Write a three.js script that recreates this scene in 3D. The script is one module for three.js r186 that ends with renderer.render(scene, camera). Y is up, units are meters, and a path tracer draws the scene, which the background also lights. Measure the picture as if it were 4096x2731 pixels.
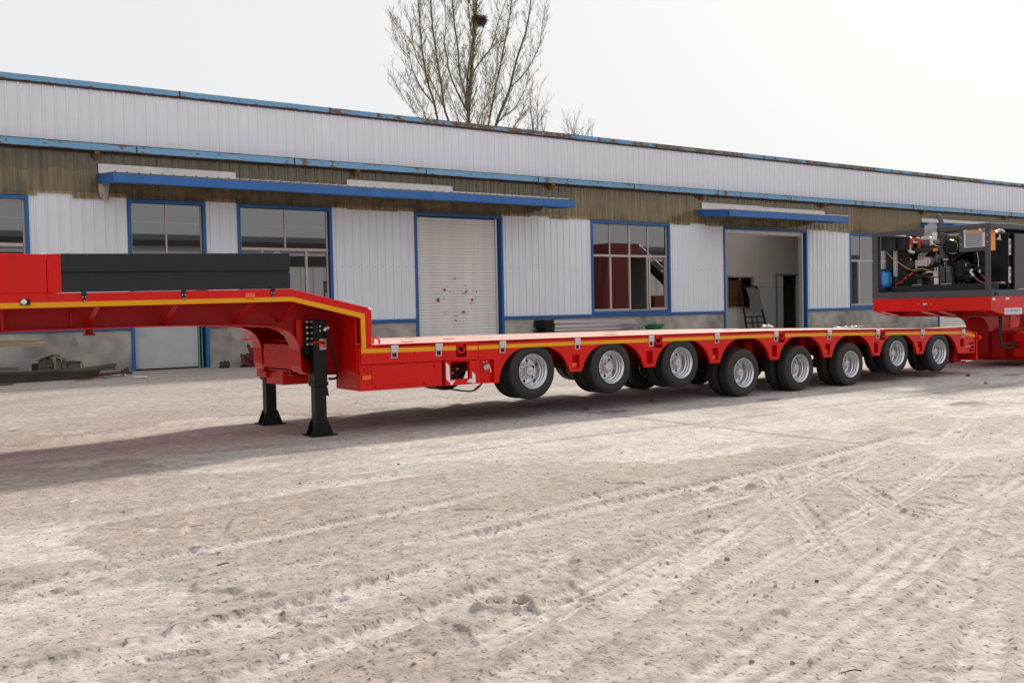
import * as THREE from 'three';
import { mergeGeometries, toCreasedNormals } from 'three/addons/utils/BufferGeometryUtils.js';
import { RoundedBoxGeometry } from 'three/addons/geometries/RoundedBoxGeometry.js';

// ------------------------------------------------------------------ camera, sky, sun, exposure
const scene = new THREE.Scene();
const camera = new THREE.PerspectiveCamera(39.0, 1024 / 682, 0.1, 1500);
camera.rotation.order = 'YXZ';
camera.position.set(-8.0378, 1.5376, 10.8517);
camera.rotation.set(-0.0332, -0.6164, -0.0206);

const renderer = new THREE.WebGLRenderer({ antialias: true });
renderer.toneMapping = THREE.LinearToneMapping;
renderer.toneMappingExposure = 1.04;
renderer.shadowMap.enabled = true;

const SUN = new THREE.Vector3(1.75, 1.0, -0.72).normalize();
{ // hazy, nearly white sky, brighter and warmer round the veiled sun
  const w = 512, h = 256, d = new Float32Array(w * h * 4), v = new THREE.Vector3();
  for (let j = 0; j < h; j++) for (let i = 0; i < w; i++) {
    const el = ((j + 0.5) / h - 0.5) * Math.PI, az = ((i + 0.5) / w - 0.5) * 2 * Math.PI;
    v.set(Math.cos(el) * Math.cos(az), Math.sin(el), Math.cos(el) * Math.sin(az));
    const c = Math.max(0, v.dot(SUN)), g = Math.pow(c, 4) * 0.1 + Math.pow(c, 24) * 0.3;
    const up = Math.max(0, v.y);
    const back = Math.max(0, -v.dot(SUN)); const k = 0.825 - 0.03 * up - 0.02 * back + g, o = (j * w + i) * 4;
    d[o] = k * (0.99 + 0.04 * g); d[o + 1] = k * (0.993 + 0.02 * g); d[o + 2] = k * (1.025 - 0.3 * Math.min(1, g * 1.8)); d[o + 3] = 1;
  }
  const t = new THREE.DataTexture(d, w, h, THREE.RGBAFormat, THREE.FloatType);
  t.mapping = THREE.EquirectangularReflectionMapping; t.magFilter = t.minFilter = THREE.LinearFilter;
  t.wrapS = THREE.RepeatWrapping; t.needsUpdate = true;
  scene.background = t; scene.environment = t;
}
const sun = new THREE.DirectionalLight(0xfff3e4, 4.4);
sun.position.copy(SUN).multiplyScalar(80); sun.castShadow = true; sun.shadow.radius = 7;
sun.shadow.mapSize.set(4096, 4096);
Object.assign(sun.shadow.camera, { left: -45, right: 45, top: 40, bottom: -40, near: 1, far: 220 });
scene.add(sun); scene.add(sun.target);

// ------------------------------------------------------------------ helpers
let seed = 7;
const rnd = () => { seed = (seed + 0x6D2B79F5) | 0; let t = Math.imul(seed ^ (seed >>> 15), 1 | seed); t = (t + Math.imul(t ^ (t >>> 7), 61 | t)) ^ t; return ((t ^ (t >>> 14)) >>> 0) / 4294967296; };
const rr = (a, b) => a + (b - a) * rnd();
const V = (x, y, z) => new THREE.Vector3(x, y, z);
const lerp = (a, b, t) => a + (b - a) * t, clamp = (x, a = 0, b = 1) => Math.min(b, Math.max(a, x));
const sst = (a, b, x) => { const t = clamp((x - a) / (b - a)); return t * t * (3 - 2 * t); };
const hash = (x, y, s = 0) => { let h = Math.imul(x, 374761393) ^ Math.imul(y, 668265263) ^ Math.imul(s, 2147483647 / 7 | 0); h = Math.imul(h ^ (h >>> 13), 1274126177); return ((h ^ (h >>> 16)) >>> 0) / 4294967296; };
function vnoise(x, y, s = 0, per = 0, pq = per) {
  let xi = Math.floor(x), yi = Math.floor(y); const fx = x - xi, fy = y - yi, u = fx * fx * (3 - 2 * fx), w = fy * fy * (3 - 2 * fy);
  let x1 = xi + 1, y1 = yi + 1;
  if (per) { xi = ((xi % per) + per) % per; yi = ((yi % pq) + pq) % pq; x1 = ((x1 % per) + per) % per; y1 = ((y1 % pq) + pq) % pq; }
  return lerp(lerp(hash(xi, yi, s), hash(x1, yi, s), u), lerp(hash(xi, y1, s), hash(x1, y1, s), u), w);
}
function fbm(x, y, oct, s = 0, per = 0, pq = per) { let a = 0.5, r = 0, n = 0; for (let o = 0; o < oct; o++) { r += a * vnoise(x, y, s + o, per, pq); n += a; a *= 0.5; x *= 2; y *= 2; per *= 2; pq *= 2; } return r / n; }

const used = new Map();
function numbered(n) { const k = used.get(n) || 0; used.set(n, k + 1); return k ? `${n}_${String(k).padStart(3, '0')}` : n; }
function thing(name, label, category, pos = [0, 0, 0], turn = 0, group) {
  const o = new THREE.Group(); o.name = numbered(name); o.position.set(...pos); o.rotation.y = turn; scene.add(o);
  o.userData = { label, category }; if (group) o.userData.group = group; return o;
}
const strip = (g) => { g = g.index ? g.toNonIndexed() : g; for (const k of Object.keys(g.attributes)) if (!['position', 'normal', 'uv'].includes(k)) g.deleteAttribute(k); if (!g.attributes.normal) g.computeVertexNormals(); return g; };
function boxUV(g) { // texture coordinates in metres from the face direction
  const p = g.attributes.position, n = g.attributes.normal, uv = new Float32Array(p.count * 2);
  for (let i = 0; i < p.count; i++) {
    const ax = Math.abs(n.getX(i)), ay = Math.abs(n.getY(i)), az = Math.abs(n.getZ(i));
    if (ay > ax && ay > az) { uv[2 * i] = p.getX(i); uv[2 * i + 1] = p.getZ(i); }
    else if (ax > az) { uv[2 * i] = p.getZ(i); uv[2 * i + 1] = p.getY(i); }
    else { uv[2 * i] = p.getX(i); uv[2 * i + 1] = p.getY(i); }
  }
  g.setAttribute('uv', new THREE.BufferAttribute(uv, 2)); return g;
}
function geo(list) { list = (Array.isArray(list) ? list : [list]).map(strip); for (const g of list) boxUV(g); return list.length === 1 ? list[0] : mergeGeometries(list); }
function part(name, list, mat, parent, label) {
  const m = new THREE.Mesh(Array.isArray(list) || !list._done ? geo(list) : list, mat); m.geometry._done = true;
  m.name = name; m.castShadow = m.receiveShadow = true; if (label) m.userData.label = label; parent.add(m); return m;
}
const sub = (name, parent, label) => { const g = new THREE.Group(); g.name = name; if (label) g.userData.label = label; parent.add(g); return g; };
function bx(x0, x1, y0, y1, z0, z1) { const g = new THREE.BoxGeometry(Math.abs(x1 - x0), Math.abs(y1 - y0), Math.abs(z1 - z0)); g.translate((x0 + x1) / 2, (y0 + y1) / 2, (z0 + z1) / 2); return g; }
function rb(x0, x1, y0, y1, z0, z1, r = 0.006) { const g = new RoundedBoxGeometry(Math.abs(x1 - x0), Math.abs(y1 - y0), Math.abs(z1 - z0), 2, r); g.translate((x0 + x1) / 2, (y0 + y1) / 2, (z0 + z1) / 2); return g; }
function shp(pts, holes = []) { const s = new THREE.Shape(pts.map((p) => new THREE.Vector2(p[0], p[1]))); for (const h of holes) s.holes.push(new THREE.Path(h.map((p) => new THREE.Vector2(p[0], p[1])))); return s; }
function prism(pts, z0, z1, bev = 0, holes = []) { // outline in x-y, pushed along z
  const g = new THREE.ExtrudeGeometry(shp(pts, holes), { depth: z1 - z0 - 2 * bev, bevelEnabled: bev > 0, bevelThickness: bev, bevelSize: bev, bevelOffset: -bev, bevelSegments: 1, steps: 1, curveSegments: 6 });
  g.translate(0, 0, z0 + bev); return g;
}
function prismX(pts, x0, x1, bev = 0) { const g = prism(pts.map(([z, y]) => [-z, y]), x0, x1, bev); g.rotateY(Math.PI / 2); return g; } // outline given as [z, y], pushed along x
function rod(a, b, r, seg = 10, r2 = r) {
  const A = V(...a), B = V(...b), d = B.clone().sub(A), g = new THREE.CylinderGeometry(r2, r, d.length(), seg, 1);
  g.applyQuaternion(new THREE.Quaternion().setFromUnitVectors(V(0, 1, 0), d.clone().normalize())); g.translate(...A.add(B).multiplyScalar(0.5).toArray()); return g;
}
function bar(a, b, w, t, roll = 0) { // rectangular bar from a to b
  const A = V(...a), B = V(...b), d = B.clone().sub(A), g = new THREE.BoxGeometry(w, d.length(), t); g.rotateY(roll);
  g.applyQuaternion(new THREE.Quaternion().setFromUnitVectors(V(0, 1, 0), d.clone().normalize())); g.translate(...A.add(B).multiplyScalar(0.5).toArray()); return g;
}
function pipe(pts, r, seg = 24, rad = 8) { return new THREE.TubeGeometry(new THREE.CatmullRomCurve3(pts.map((p) => V(...p)), false, 'centripetal'), seg, r, rad, false); }
function lathe(pts, seg = 32) { return new THREE.LatheGeometry(pts.map((p) => new THREE.Vector2(p[0], p[1])), seg); }
const at = (g, x, y, z, rx = 0, ry = 0, rz = 0) => { if (rx) g.rotateX(rx); if (ry) g.rotateY(ry); if (rz) g.rotateZ(rz); g.translate(x, y, z); return g; };

// ------------------------------------------------------------------ materials
function tex(n, f, tile, srgb = true) { // f(u, v) -> [r, g, b] 0..1, tiles every "tile" metres (number or [x, y])
  const d = new Uint8Array(n * n * 4);
  for (let j = 0; j < n; j++) for (let i = 0; i < n; i++) { const c = f(i / n, j / n), o = (j * n + i) * 4; d[o] = clamp(c[0]) * 255; d[o + 1] = clamp(c[1]) * 255; d[o + 2] = clamp(c[2]) * 255; d[o + 3] = 255; }
  const t = new THREE.DataTexture(d, n, n); t.wrapS = t.wrapT = THREE.RepeatWrapping; t.magFilter = THREE.LinearFilter; t.minFilter = THREE.LinearMipmapLinearFilter; t.generateMipmaps = true;
  if (srgb) t.colorSpace = THREE.SRGBColorSpace; const [a, b] = Array.isArray(tile) ? tile : [tile, tile]; t.repeat.set(1 / a, 1 / b); t.needsUpdate = true; return t;
}
const L = (r, g, b) => new THREE.Color().setRGB(r, g, b);
const std = (c, rough = 0.6, metal = 0, o = {}) => new THREE.MeshStandardMaterial({ color: c, roughness: rough, metalness: metal, ...o });
const phy = (c, rough, o = {}) => new THREE.MeshPhysicalMaterial({ color: c, roughness: rough, ...o });
const mul = (a, k) => a.map((x) => x * k);
// weathering maps multiply a base colour
const dusty = tex(512, (u, v) => { const n = fbm(u * 8, v * 8, 6, 11, 8) , k = 0.9 + 0.12 * n; return [k, k * 0.995, k * 0.985]; }, 2.2);
const streak = tex(512, (u, v) => { const n = fbm(u * 40, v * 2, 4, 5, 40, 2) , m = fbm(u * 6, v * 6, 5, 9, 6); const k = 0.93 + 0.035 * n + 0.04 * m; return [k, k, k]; }, [2.5, 4]);
const concreteTex = tex(1024, (u, v) => {
  const a = fbm(u * 6, v * 6, 7, 3, 6), b = fbm(u * 14, v * 14, 5, 23, 14), c = fbm(u * 5, v * 5, 6, 47, 5), f = hash(u * 1024 | 0, v * 1024 | 0, 3);
  let k = 0.66 + 0.22 * (a - 0.5) * 2 + 0.1 * (b - 0.5) + 0.05 * (f - 0.5);
  const dark = sst(0.56, 0.68, c); const tone = [k * 1.02, k, k * 0.97];
  return tone.map((x, i) => x * (1 - dark * [0.42, 0.4, 0.38][i]));
}, [4.3, 4.3]);
const concreteBump = tex(512, (u, v) => { const k = fbm(u * 24, v * 24, 6, 71, 24); return [k, k, k]; }, 2, false);
const M = {};
const scuff = tex(512, (u, v) => { const a = fbm(u * 9, v * 9, 5, 83, 9), b = fbm(u * 60, v * 60, 3, 19, 60), k = 0.75 + 0.55 * (a - 0.5) + 0.2 * (b - 0.5); return [k, k, k]; }, 1.7, false);
const ripple = tex(256, (u, v) => { const k = fbm(u * 4, v * 4, 3, 29, 4); return [k, k, k]; }, 1.3, false);
const paint = tex(512, (u, v) => { const a = fbm(u * 7, v * 7, 5, 113, 7), f = hash(u * 512 | 0, v * 512 | 0, 21), k = 0.93 + 0.1 * (a - 0.5) + 0.03 * (f - 0.5); return [k, k, k]; }, 1.9);
M.red = phy(L(0.78, 0.007, 0.004), 0.4, { specularIntensity: 0.4, clearcoat: 0.1, clearcoatRoughness: 0.15, roughnessMap: scuff, bumpMap: ripple, bumpScale: 0.004, map: paint });
M.redDeckGlare = phy(L(0.8, 0.54, 0.47), 0.42, { specularIntensity: 1, map: dusty });  // dusty red plates, with grazing sun glare painted into the pale colour
M.redShaded = phy(L(0.4, 0.004, 0.005), 0.5, { specularIntensity: 0.4, roughnessMap: scuff, bumpMap: ripple, bumpScale: 0.004 });  // same trailer red, darkened to paint in the shade of the under-structure
M.engine = std(L(0.022, 0.019, 0.018), 0.5);
M.roadRubber = std(L(0.034, 0.03, 0.0255), 0.75, 0, { map: dusty });
M.yellow = phy(L(0.78, 0.36, 0.004), 0.4, { specularIntensity: 0.5 });
M.orange = phy(L(0.85, 0.11, 0.015), 0.25);
M.orangePaint = std(L(0.85, 0.3, 0.01), 0.45);
M.black = phy(L(0.007, 0.009, 0.009), 0.38, { specularIntensity: 0.45 });
M.blackMatt = std(L(0.012, 0.012, 0.013), 0.7);
M.board = phy(L(0.008, 0.011, 0.021), 0.2, { specularIntensity: 0.7 });
M.frameGrey = std(L(0.055, 0.055, 0.066), 0.5);
M.coverGrey = std(L(0.55, 0.54, 0.57), 0.5);
M.zinc = std(L(0.62, 0.62, 0.64), 0.32, 0.85);
M.alu = std(L(0.72, 0.73, 0.76), 0.26, 0.9);
M.rim = std(L(0.7, 0.71, 0.74), 0.24, 0.9);
M.hub = std(L(0.6, 0.56, 0.58), 0.36, 0.7);
M.rubber = std(L(0.016, 0.0155, 0.016), 0.62, 0, { map: dusty });
M.white = std(L(0.78, 0.78, 0.76), 0.5);
M.panel = std(L(0.83, 0.87, 0.93), 0.48, 0, { map: streak });
M.panelTop = std(L(0.82, 0.845, 0.91), 0.5, 0, { map: streak });
M.flash = std(L(0.74, 0.71, 0.7), 0.5, 0, { map: dusty });
M.blueFrame = std(L(0.008, 0.115, 0.36), 0.42, 0, { map: dusty });
M.blueCanopy = std(L(0.022, 0.145, 0.46), 0.4, 0, { map: dusty });
M.mull = std(L(0.5, 0.42, 0.37), 0.42, 0.15);
M.concrete = std(L(0.72, 0.7, 0.68), 0.85, 0, { map: concreteTex, bumpMap: concreteBump, bumpScale: 0.006 });
M.glass = phy(L(0.36, 0.33, 0.3), 0.015, { transmission: 1, thickness: 0, ior: 2.4 });
M.frp = phy(L(0.79, 0.71, 0.51), 0.15, { transmission: 0.9, map: tex(512, (u, v) => { const k = 0.87 + 0.38 * (fbm(u * 60, v * 2, 4, 65, 60, 2) - 0.3) + 0.15 * (fbm(u * 9, v * 9, 4, 95, 9) - 0.5); return [k, k, k]; }, [3, 3]), thickness: 0, ior: 1.5 });
M.slat = std(L(0.86, 0.84, 0.82), 0.5, 0, { map: dusty });
M.inWall = std(L(0.72, 0.7, 0.67), 0.8);
M.inFloor = std(L(0.42, 0.4, 0.37), 0.85);
M.inDark = std(L(0.07, 0.065, 0.06), 0.9);
M.rust = std(L(0.2, 0.09, 0.03), 0.8);
const rustBlue = (amount, sd, y0, h) => { amount -= 0.03; const t = tex(512, (u, v) => {
  const n = fbm(u * 26, v * 2, 5, sd, 26, 2), m = fbm(u * 120, v * 7, 4, sd + 9, 120, 7), edge = Math.min(v, 1 - v) * 2;
  const r = sst(0.44, 0.54, n + amount + sst(0.34, 0, edge) * 0.24 + (m - 0.5) * 0.16);
  const pale = amount > 0 ? 1 : 0, blue = [0.41 + 0.06 * n + 0.07 * pale, 0.62 + 0.05 * n - 0.03 * pale, 0.785 - 0.1 * pale], ru = [0.42 + 0.16 * (m - 0.5), 0.36 + 0.13 * (m - 0.5), 0.3 + 0.06 * (m - 0.5)];
  return blue.map((b, i) => lerp(b, ru[i], r));
}, [4.65, h]); t.offset.y = -y0 / h; return t; };
M.gutterBlue = [rustBlue(-0.22, 3, 6.098, 0.19), rustBlue(-0.14, 17, 6.098, 0.19)].map((t) => std(0xffffff, 0.6, 0, { map: t }));
M.copeBlue = [rustBlue(-0.2, 5, 7.842, 0.16)].map((t) => std(0xffffff, 0.6, 0, { map: t }));
M.copeRust = [rustBlue(0.08, 27, 7.842, 0.16), rustBlue(0.02, 57, 7.842, 0.16)].map((t) => std(0xffffff, 0.65, 0, { map: t }));
M.copeLip = std(L(0.05, 0.026, 0.022), 0.8);
const woodTex = (s, d) => tex(256, (u, v) => { const g = fbm(u * 3, v * 42, 5, s, 3, 42), k = 0.55 + 0.5 * (g - 0.5) * d; return [k, k * 0.97, k * 0.92]; }, [1.4, 0.35]);
M.darkTimber = std(L(0.165, 0.138, 0.115), 0.9, 0, { map: woodTex(2, 1.6) });
M.midTimber = std(L(0.3, 0.255, 0.21), 0.9, 0, { map: woodTex(18, 1.7) });
M.greyTimber = std(L(0.5, 0.46, 0.41), 0.9, 0, { map: woodTex(8, 1.5) });
M.paleTimber = std(L(1.0, 0.88, 0.7), 0.8, 0, { map: woodTex(4, 0.5) });
M.plywood = std(L(0.45, 0.17, 0.07), 0.75, 0, { map: woodTex(6, 0.8) });
M.bark = std(L(0.36, 0.31, 0.21), 0.95, 0, { map: woodTex(14, 1.2) });
M.twig = std(L(0.34, 0.3, 0.21), 0.95);
// ------------------------------------------------------------------ ground: one sheet of dust and clods over worn concrete
const slabMask = (x, z) => { // 1 on bare concrete, 0 on loose dirt
  const n = fbm(x * 0.55 + 3, z * 0.8, 5, 101), n2 = fbm(x * 1.8, z * 2.4, 4, 141);
  let d = 4.55 - z + (n - 0.5) * 2.6 + (n2 - 0.5) * 0.9 - Math.max(0, -1.2 - x) * 0.9;
  d = Math.min(d, 2.2 + (11 - x) * 0.4 - Math.max(0, z - 1.2) * 0.9 + (n - 0.5) * 4);
  const p1 = 0.95 - Math.hypot((x + 7.2) / 0.8, (z - 3.6) / 0.8) + (n2 - 0.5) * 1.2, p2 = 1.0 - Math.hypot((x + 7.25) / 0.75, (z - 5.45) / 0.4) + (n2 - 0.5) * 1.3;
  const p3 = 0.9 - Math.hypot((x - 1.9) / 1.1, (z - 5.6) / 0.35) + (n2 - 0.5) * 1.5, p4 = 0.8 - Math.hypot((x - 0.1) / 1.2, (z - 7.35) / 0.16) + (n2 - 0.5) * 0.9;
  d = Math.max(d, p1, p2, p3, p4);
  d = Math.min(d, (z + 3.2) * 0.8 + (n - 0.5) * 2.5 + Math.max(0, x - 3) * 0.35);
  return sst(-0.05, 0.09, d + (fbm(x * 6, z * 8, 3, 171) - 0.5) * 0.35);
};
// tyre tracks: [x0, z0, x1, z1, width, kind]
const TRACKS = [
  [-7.6, 6.28, -5.1, 5.98, 0.26, 1], [-7.4, 6.52, -5.2, 6.18, 0.24, 1], [-5.7, 7.18, 1.1, 4.85, 0.25, 0], [-3.6, 6.62, -0.7, 5.4, 0.3, 0],
  [-5.2, 8.2, 0.4, 6.6, 0.34, 0], [-5.1, 8.5, -1.2, 7.5, 0.26, 0], [-6.1, 7.75, -3.2, 6.5, 0.27, 1], [-3.1, 5.78, 0.6, 5.18, 0.24, 0],
  [-6.9, 6.1, -5.7, 3.5, 0.3, 2], [-6.3, 6.0, -5.95, 4.4, 0.26, 2], [-4.3, 8.75, -3.1, 8.25, 0.2, 1], [-4.6, 5.5, 2.6, 4.5, 0.22, 1], [-7.4, 4.6, -6.3, 6.2, 0.22, 2],
  [-0.9, 5.6, -2.2, 7.6, 0.26, 2], [-2.9, 6.1, -1.6, 7.9, 0.24, 2], [-6.6, 8.3, -3.6, 7.15, 0.2, 0], [-4.3, 7.4, 0.8, 5.75, 0.22, 0], [-2.2, 7.55, 1.0, 6.2, 0.24, 0], [-4.6, 6.2, -0.2, 4.85, 0.18, 0], [-6.4, 5.5, -1.6, 4.7, 0.2, 0], [-7.6, 7.1, -4.4, 6.35, 0.2, 1], [-3.6, 8.2, -2.2, 7.7, 0.2, 1], [-7.6, 4.9, -3.4, 4.2, 0.22, 3], [-2.4, 5.2, 0.8, 6.9, 0.18, 0], [-1.9, 6.9, -0.3, 4.9, 0.16, 0], [-3.3, 7.4, -1.2, 5.2, 0.16, 0], [-6.9, 5.0, -4.9, 7.4, 0.2, 2], [-6.7, 5.4, -5.5, 6.6, 0.22, 2], [2.2, 4.9, 8.5, 2.2, 0.3, 0], [2.6, 5.3, 9, 2.9, 0.26, 0], [-9, 3.3, 1, 2.6, 0.3, 3], [-9, -2.2, 4, -2.75, 0.26, 3],
].map(([a, b, c, d, w, k]) => { const l = Math.hypot(c - a, d - b); return { a, b, ux: (c - a) / l, uz: (d - b) / l, l, w, k, s: hash(k, Math.round(a * 10), 5) }; });
const PRINTS = []; // boot prints
for (let i = 0; i < 46; i++) PRINTS.push([rr(-7.5, 0.5), rr(4.6, 8.8), rr(0, 6.28), rr(0.6, 1)]);
for (const [x, z] of [[-6.1, 6.2], [-5.95, 6.08], [-5.2, 6.75], [-4.95, 6.9], [-6.8, 6.45], [-4.35, 7.8], [-3.2, 6.3]]) PRINTS.push([x, z, rr(-0.6, 0.6), 1.2]);
const JOINTS = [[1.05, -2, 1.05, 5.2], [6.1, -3, 6.3, 4.2], [-9, 2.05, 12, 1.8], [11.2, -4, 11.2, 3]];
function groundAt(x, z) { // height in metres and colour
  const near = sst(22, 9, Math.hypot(x + 3, z - 5)), s = slabMask(x, z), loose = 1 - s;
  const wx = x + 0.25 * fbm(x * 2.1, z * 2.1, 3, 201), wz = z + 0.25 * fbm(x * 2.1, z * 2.1, 3, 231);
  const big = fbm(x * 0.35, z * 0.35, 2, 77), mid = fbm(wx * 3.1, wz * 4.6, 4, 61), fine = fbm(wx * 11, wz * 15, 3, 91);
  let lump = Math.pow(1 - Math.abs(2 * fine - 1), 3) * 0.8 + 0.55 * mid + 0.35 * sst(0.5, 0.68, vnoise(wx * 13, wz * 15, 311));
  const churn = sst(0.42, 0.66, fbm(x * 0.9, z * 1.1, 3, 333)) * sst(3.6, 5.2, z - 0.12 * x);
  let h = loose * (0.012 + 0.018 * (big - 0.5) + (0.002 + 0.009 * churn) * (lump - 0.7) + 0.004 * (fine - 0.5) + 0.005 * (vnoise(x * 24, z * 26, 517) - 0.5)) + s * 0.002 * (mid - 0.5);
  let pit = sst(0.7, 0.82, vnoise(wx * 7, wz * 9, 55)) * loose * churn; h -= 0.007 * pit;
  let press = 0, groove = 0;
  if (near > 0) {
    for (const t of TRACKS) {
      const px = x - t.a, pz = z - t.b, u = px * t.ux + pz * t.uz; if (u < -0.3 || u > t.l + 0.3) continue;
      const w = (px * t.uz - pz * t.ux) + 0.03 * Math.sin(u * 1.1 + t.s * 9), aw = Math.abs(w); if (aw > t.w) continue;
      const hw = t.w * 0.5, fade = sst(-0.3, 0.3, u) * sst(t.l + 0.3, t.l - 0.3, u) * (t.k === 2 ? sst(0.42, 0.62, vnoise(u * 1.6, t.s * 50, 8)) : 0.5 + 0.5 * sst(0.3, 0.6, vnoise(u * 0.9, t.s * 50, 8))), inn = sst(hw + 0.015, hw - 0.02, aw);
      let dz = 0;
      if (t.k === 0) { const gr = Math.pow(0.5 - 0.5 * Math.cos(w / hw * 3.14 * 2.5), 4); dz = -0.002 - 0.013 * gr; groove = Math.max(groove, gr * inn * fade * loose); }
      else if (t.k === 1) dz = -0.004 + 0.005 * Math.cos(w / hw * 3.14 * 2.5) - 0.014 * sst(hw * 0.6, hw * 0.85, aw) * sst(0.1, 0.5, Math.sin(u * 62));
      else if (t.k === 2) dz = -0.005 + 0.009 * Math.sin(u * 46 + w * 8 * (w > 0 ? 1 : -1)) * (0.4 + 0.6 * vnoise(u * 3, w * 6, 19));
      else dz = -0.004 * Math.cos(w / hw * 9);
      const soft = loose * 0.9 + 0.1;
      h = lerp(h, -0.006 * loose + dz * soft, inn * fade * (t.k === 2 ? 0.75 : 0.9));
      h += fade * soft * (t.k === 2 ? 0 : 0.011) * Math.exp(-Math.pow((aw - hw - 0.03) / 0.025, 2)) * (0.7 + 0.5 * vnoise(u * 2, t.s * 30, 44));
      press = Math.max(press, inn * fade * loose * (t.k === 2 ? 0.3 : 1));
    }
    for (const [bx0, bz0, a, k] of PRINTS) {
      const dx = x - bx0, dz = z - bz0; if (dx * dx + dz * dz > 0.04) continue;
      const u = dx * Math.cos(a) + dz * Math.sin(a), w = -dx * Math.sin(a) + dz * Math.cos(a), e = Math.hypot(u / 0.15, w / (0.05 - 0.012 * Math.cos(u * 20)));
      const inn = sst(1.1, 0.85, e); h += loose * k * (-0.012 * inn + 0.006 * inn * (Math.sin(u * 190) > 0 ? 1 : -0.4) * 0.6 + 0.007 * Math.exp(-Math.pow((e - 1.2) / 0.15, 2)));
    }
  }
  const grit = fbm(x * 1.3 + 9, z * 2.0, 4, 401), sand = fbm(x * 0.5, z * 0.9, 3, 431), worn = sst(0.5, 0.7, fbm(x * 0.8, z * 2.2, 4, 461));
  let c = [lerp(0.44, 0.53, grit), lerp(0.395, 0.482, grit), lerp(0.36, 0.445, grit)];
  const damp = sst(0.55, 0.75, sand); c = c.map((v, i) => v * (1 - 0.13 * damp * [0.8, 0.95, 1.1][i])); 
  const pale = [0.62, 0.575, 0.535]; c = c.map((v, i) => lerp(v, pale[i], 0.9 * press) * (1 - 0.3 * groove));
  let sl = [0.64, 0.61, 0.57]; sl = sl.map((v, i) => lerp(v, [0.53, 0.51, 0.485][i], worn)); sl = sl.map((v, i) => v * (1 - 0.16 * sst(0.55, 0.75, grit) * [0.85, 1, 1.1][i]));
  c = c.map((v, i) => lerp(v, sl[i], s));
  for (const [a, b, p, q] of JOINTS) { const l = Math.hypot(p - a, q - b), u = ((x - a) * (p - a) + (z - b) * (q - b)) / l; if (u < 0 || u > l) continue; const w = Math.abs(((x - a) * (q - b) - (z - b) * (p - a)) / l + 0.05 * (vnoise(u * 1.5, a, 12) - 0.5)); if (w < 0.05) { const k = sst(0.05, 0.012, w) * s; h -= 0.012 * k; c = c.map((v) => v * (1 - 0.45 * k)); } }
  for (const [ox, oz, r] of [[5.65, 3.15, 0.42], [12.4, 0.9, 0.5], [11.6, 0.75, 0.3], [1.4, 0.1, 0.35], [4.3, 0.6, 0.25]]) { const d = Math.hypot(x - ox, (z - oz) * 1.6) / r + 0.9 * (fine - 0.5); if (d < 1.1) { const k = sst(1.1, 0.5, d); c = c.map((v) => v * (1 - 0.6 * k)); if (ox === 5.65) h += 0.05 * k * fine; } }
  return [h, [c[0] * 0.965, c[1] * 0.94, c[2] * 0.945]];
}
{
  const axis = (lo, hi, fine, bands) => { // fine spacing inside [lo, hi], growing outward
    const a = []; for (let v = lo; v <= hi + 1e-6; v += fine) a.push(v);
    const out = (from, dir) => { const r = []; let v = from, d = fine; while (Math.abs(v) < 420) { const cap = bands(v); d = Math.min(d * 1.12, Math.max(cap, fine)); v += dir * d; r.push(v); } return r; };
    return [...out(lo, -1).reverse(), ...a, ...out(a[a.length - 1], 1)];
  };
  const X = axis(-7.7, 0.9, 0.017, (v) => (v > -12 && v < 14 ? 0.09 : v > -20 && v < 30 ? 0.6 : 40));
  const Z = axis(3.6, 8.95, 0.017, (v) => (v > -5 && v < 10 ? 0.08 : v > -18 && v < 14 ? 0.3 : 40));
  const nx = X.length, nz = Z.length, pos = new Float32Array(nx * nz * 3), col = new Float32Array(nx * nz * 3), uv = new Float32Array(nx * nz * 2), idx = new Uint32Array((nx - 1) * (nz - 1) * 6);
  let o = 0;
  for (let j = 0; j < nz; j++) for (let i = 0; i < nx; i++, o++) {
    const [h, c] = groundAt(X[i], Z[j]);
    pos[3 * o] = X[i]; pos[3 * o + 1] = h; pos[3 * o + 2] = Z[j]; col.set(c, 3 * o); uv[2 * o] = X[i]; uv[2 * o + 1] = Z[j];
  }
  o = 0; for (let j = 0; j < nz - 1; j++) for (let i = 0; i < nx - 1; i++) { const a = j * nx + i; idx.set([a, a + nx, a + 1, a + 1, a + nx, a + nx + 1], o); o += 6; }
  const g = new THREE.BufferGeometry(); g.setAttribute('position', new THREE.BufferAttribute(pos, 3)); g.setAttribute('color', new THREE.BufferAttribute(col, 3)); g.setAttribute('uv', new THREE.BufferAttribute(uv, 2)); g.setIndex(new THREE.BufferAttribute(idx, 1)); g.computeVertexNormals();
  const grain = tex(2048, (u, v) => { const a = fbm(u * 70, v * 90, 5, 13, 70, 90), b = fbm(u * 9, v * 13, 4, 7, 9, 13), f = hash(u * 2048 | 0, v * 2048 | 0, 9); let k = 0.9 + 0.3 * (a - 0.5) + 0.08 * (b - 0.5) + 0.12 * (f - 0.5); const sp = vnoise(u * 260, v * 300, 77, 260, 300); k *= 1 - 0.34 * sst(0.8, 0.9, sp); return [k, k * 0.995, k * 0.99]; }, 4.7);
  const bump = tex(2048, (u, v) => { const a = fbm(u * 60, v * 80, 6, 313, 60, 80), b = fbm(u * 200, v * 260, 3, 39, 200, 260), k = clamp(0.5 + 0.9 * (a - 0.5) + 0.7 * (b - 0.5)); return [k, k, k]; }, 3.9, false);
  const m = new THREE.Mesh(g, std(0xffffff, 0.95, 0, { vertexColors: true, map: grain, bumpMap: bump, bumpScale: 0.008 }));
  m.name = 'ground'; m.userData.kind = 'structure'; m.userData.label = 'dusty yard ground of trampled dirt over worn concrete slabs'; m.receiveShadow = true; m.castShadow = true; scene.add(m);
}
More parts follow.
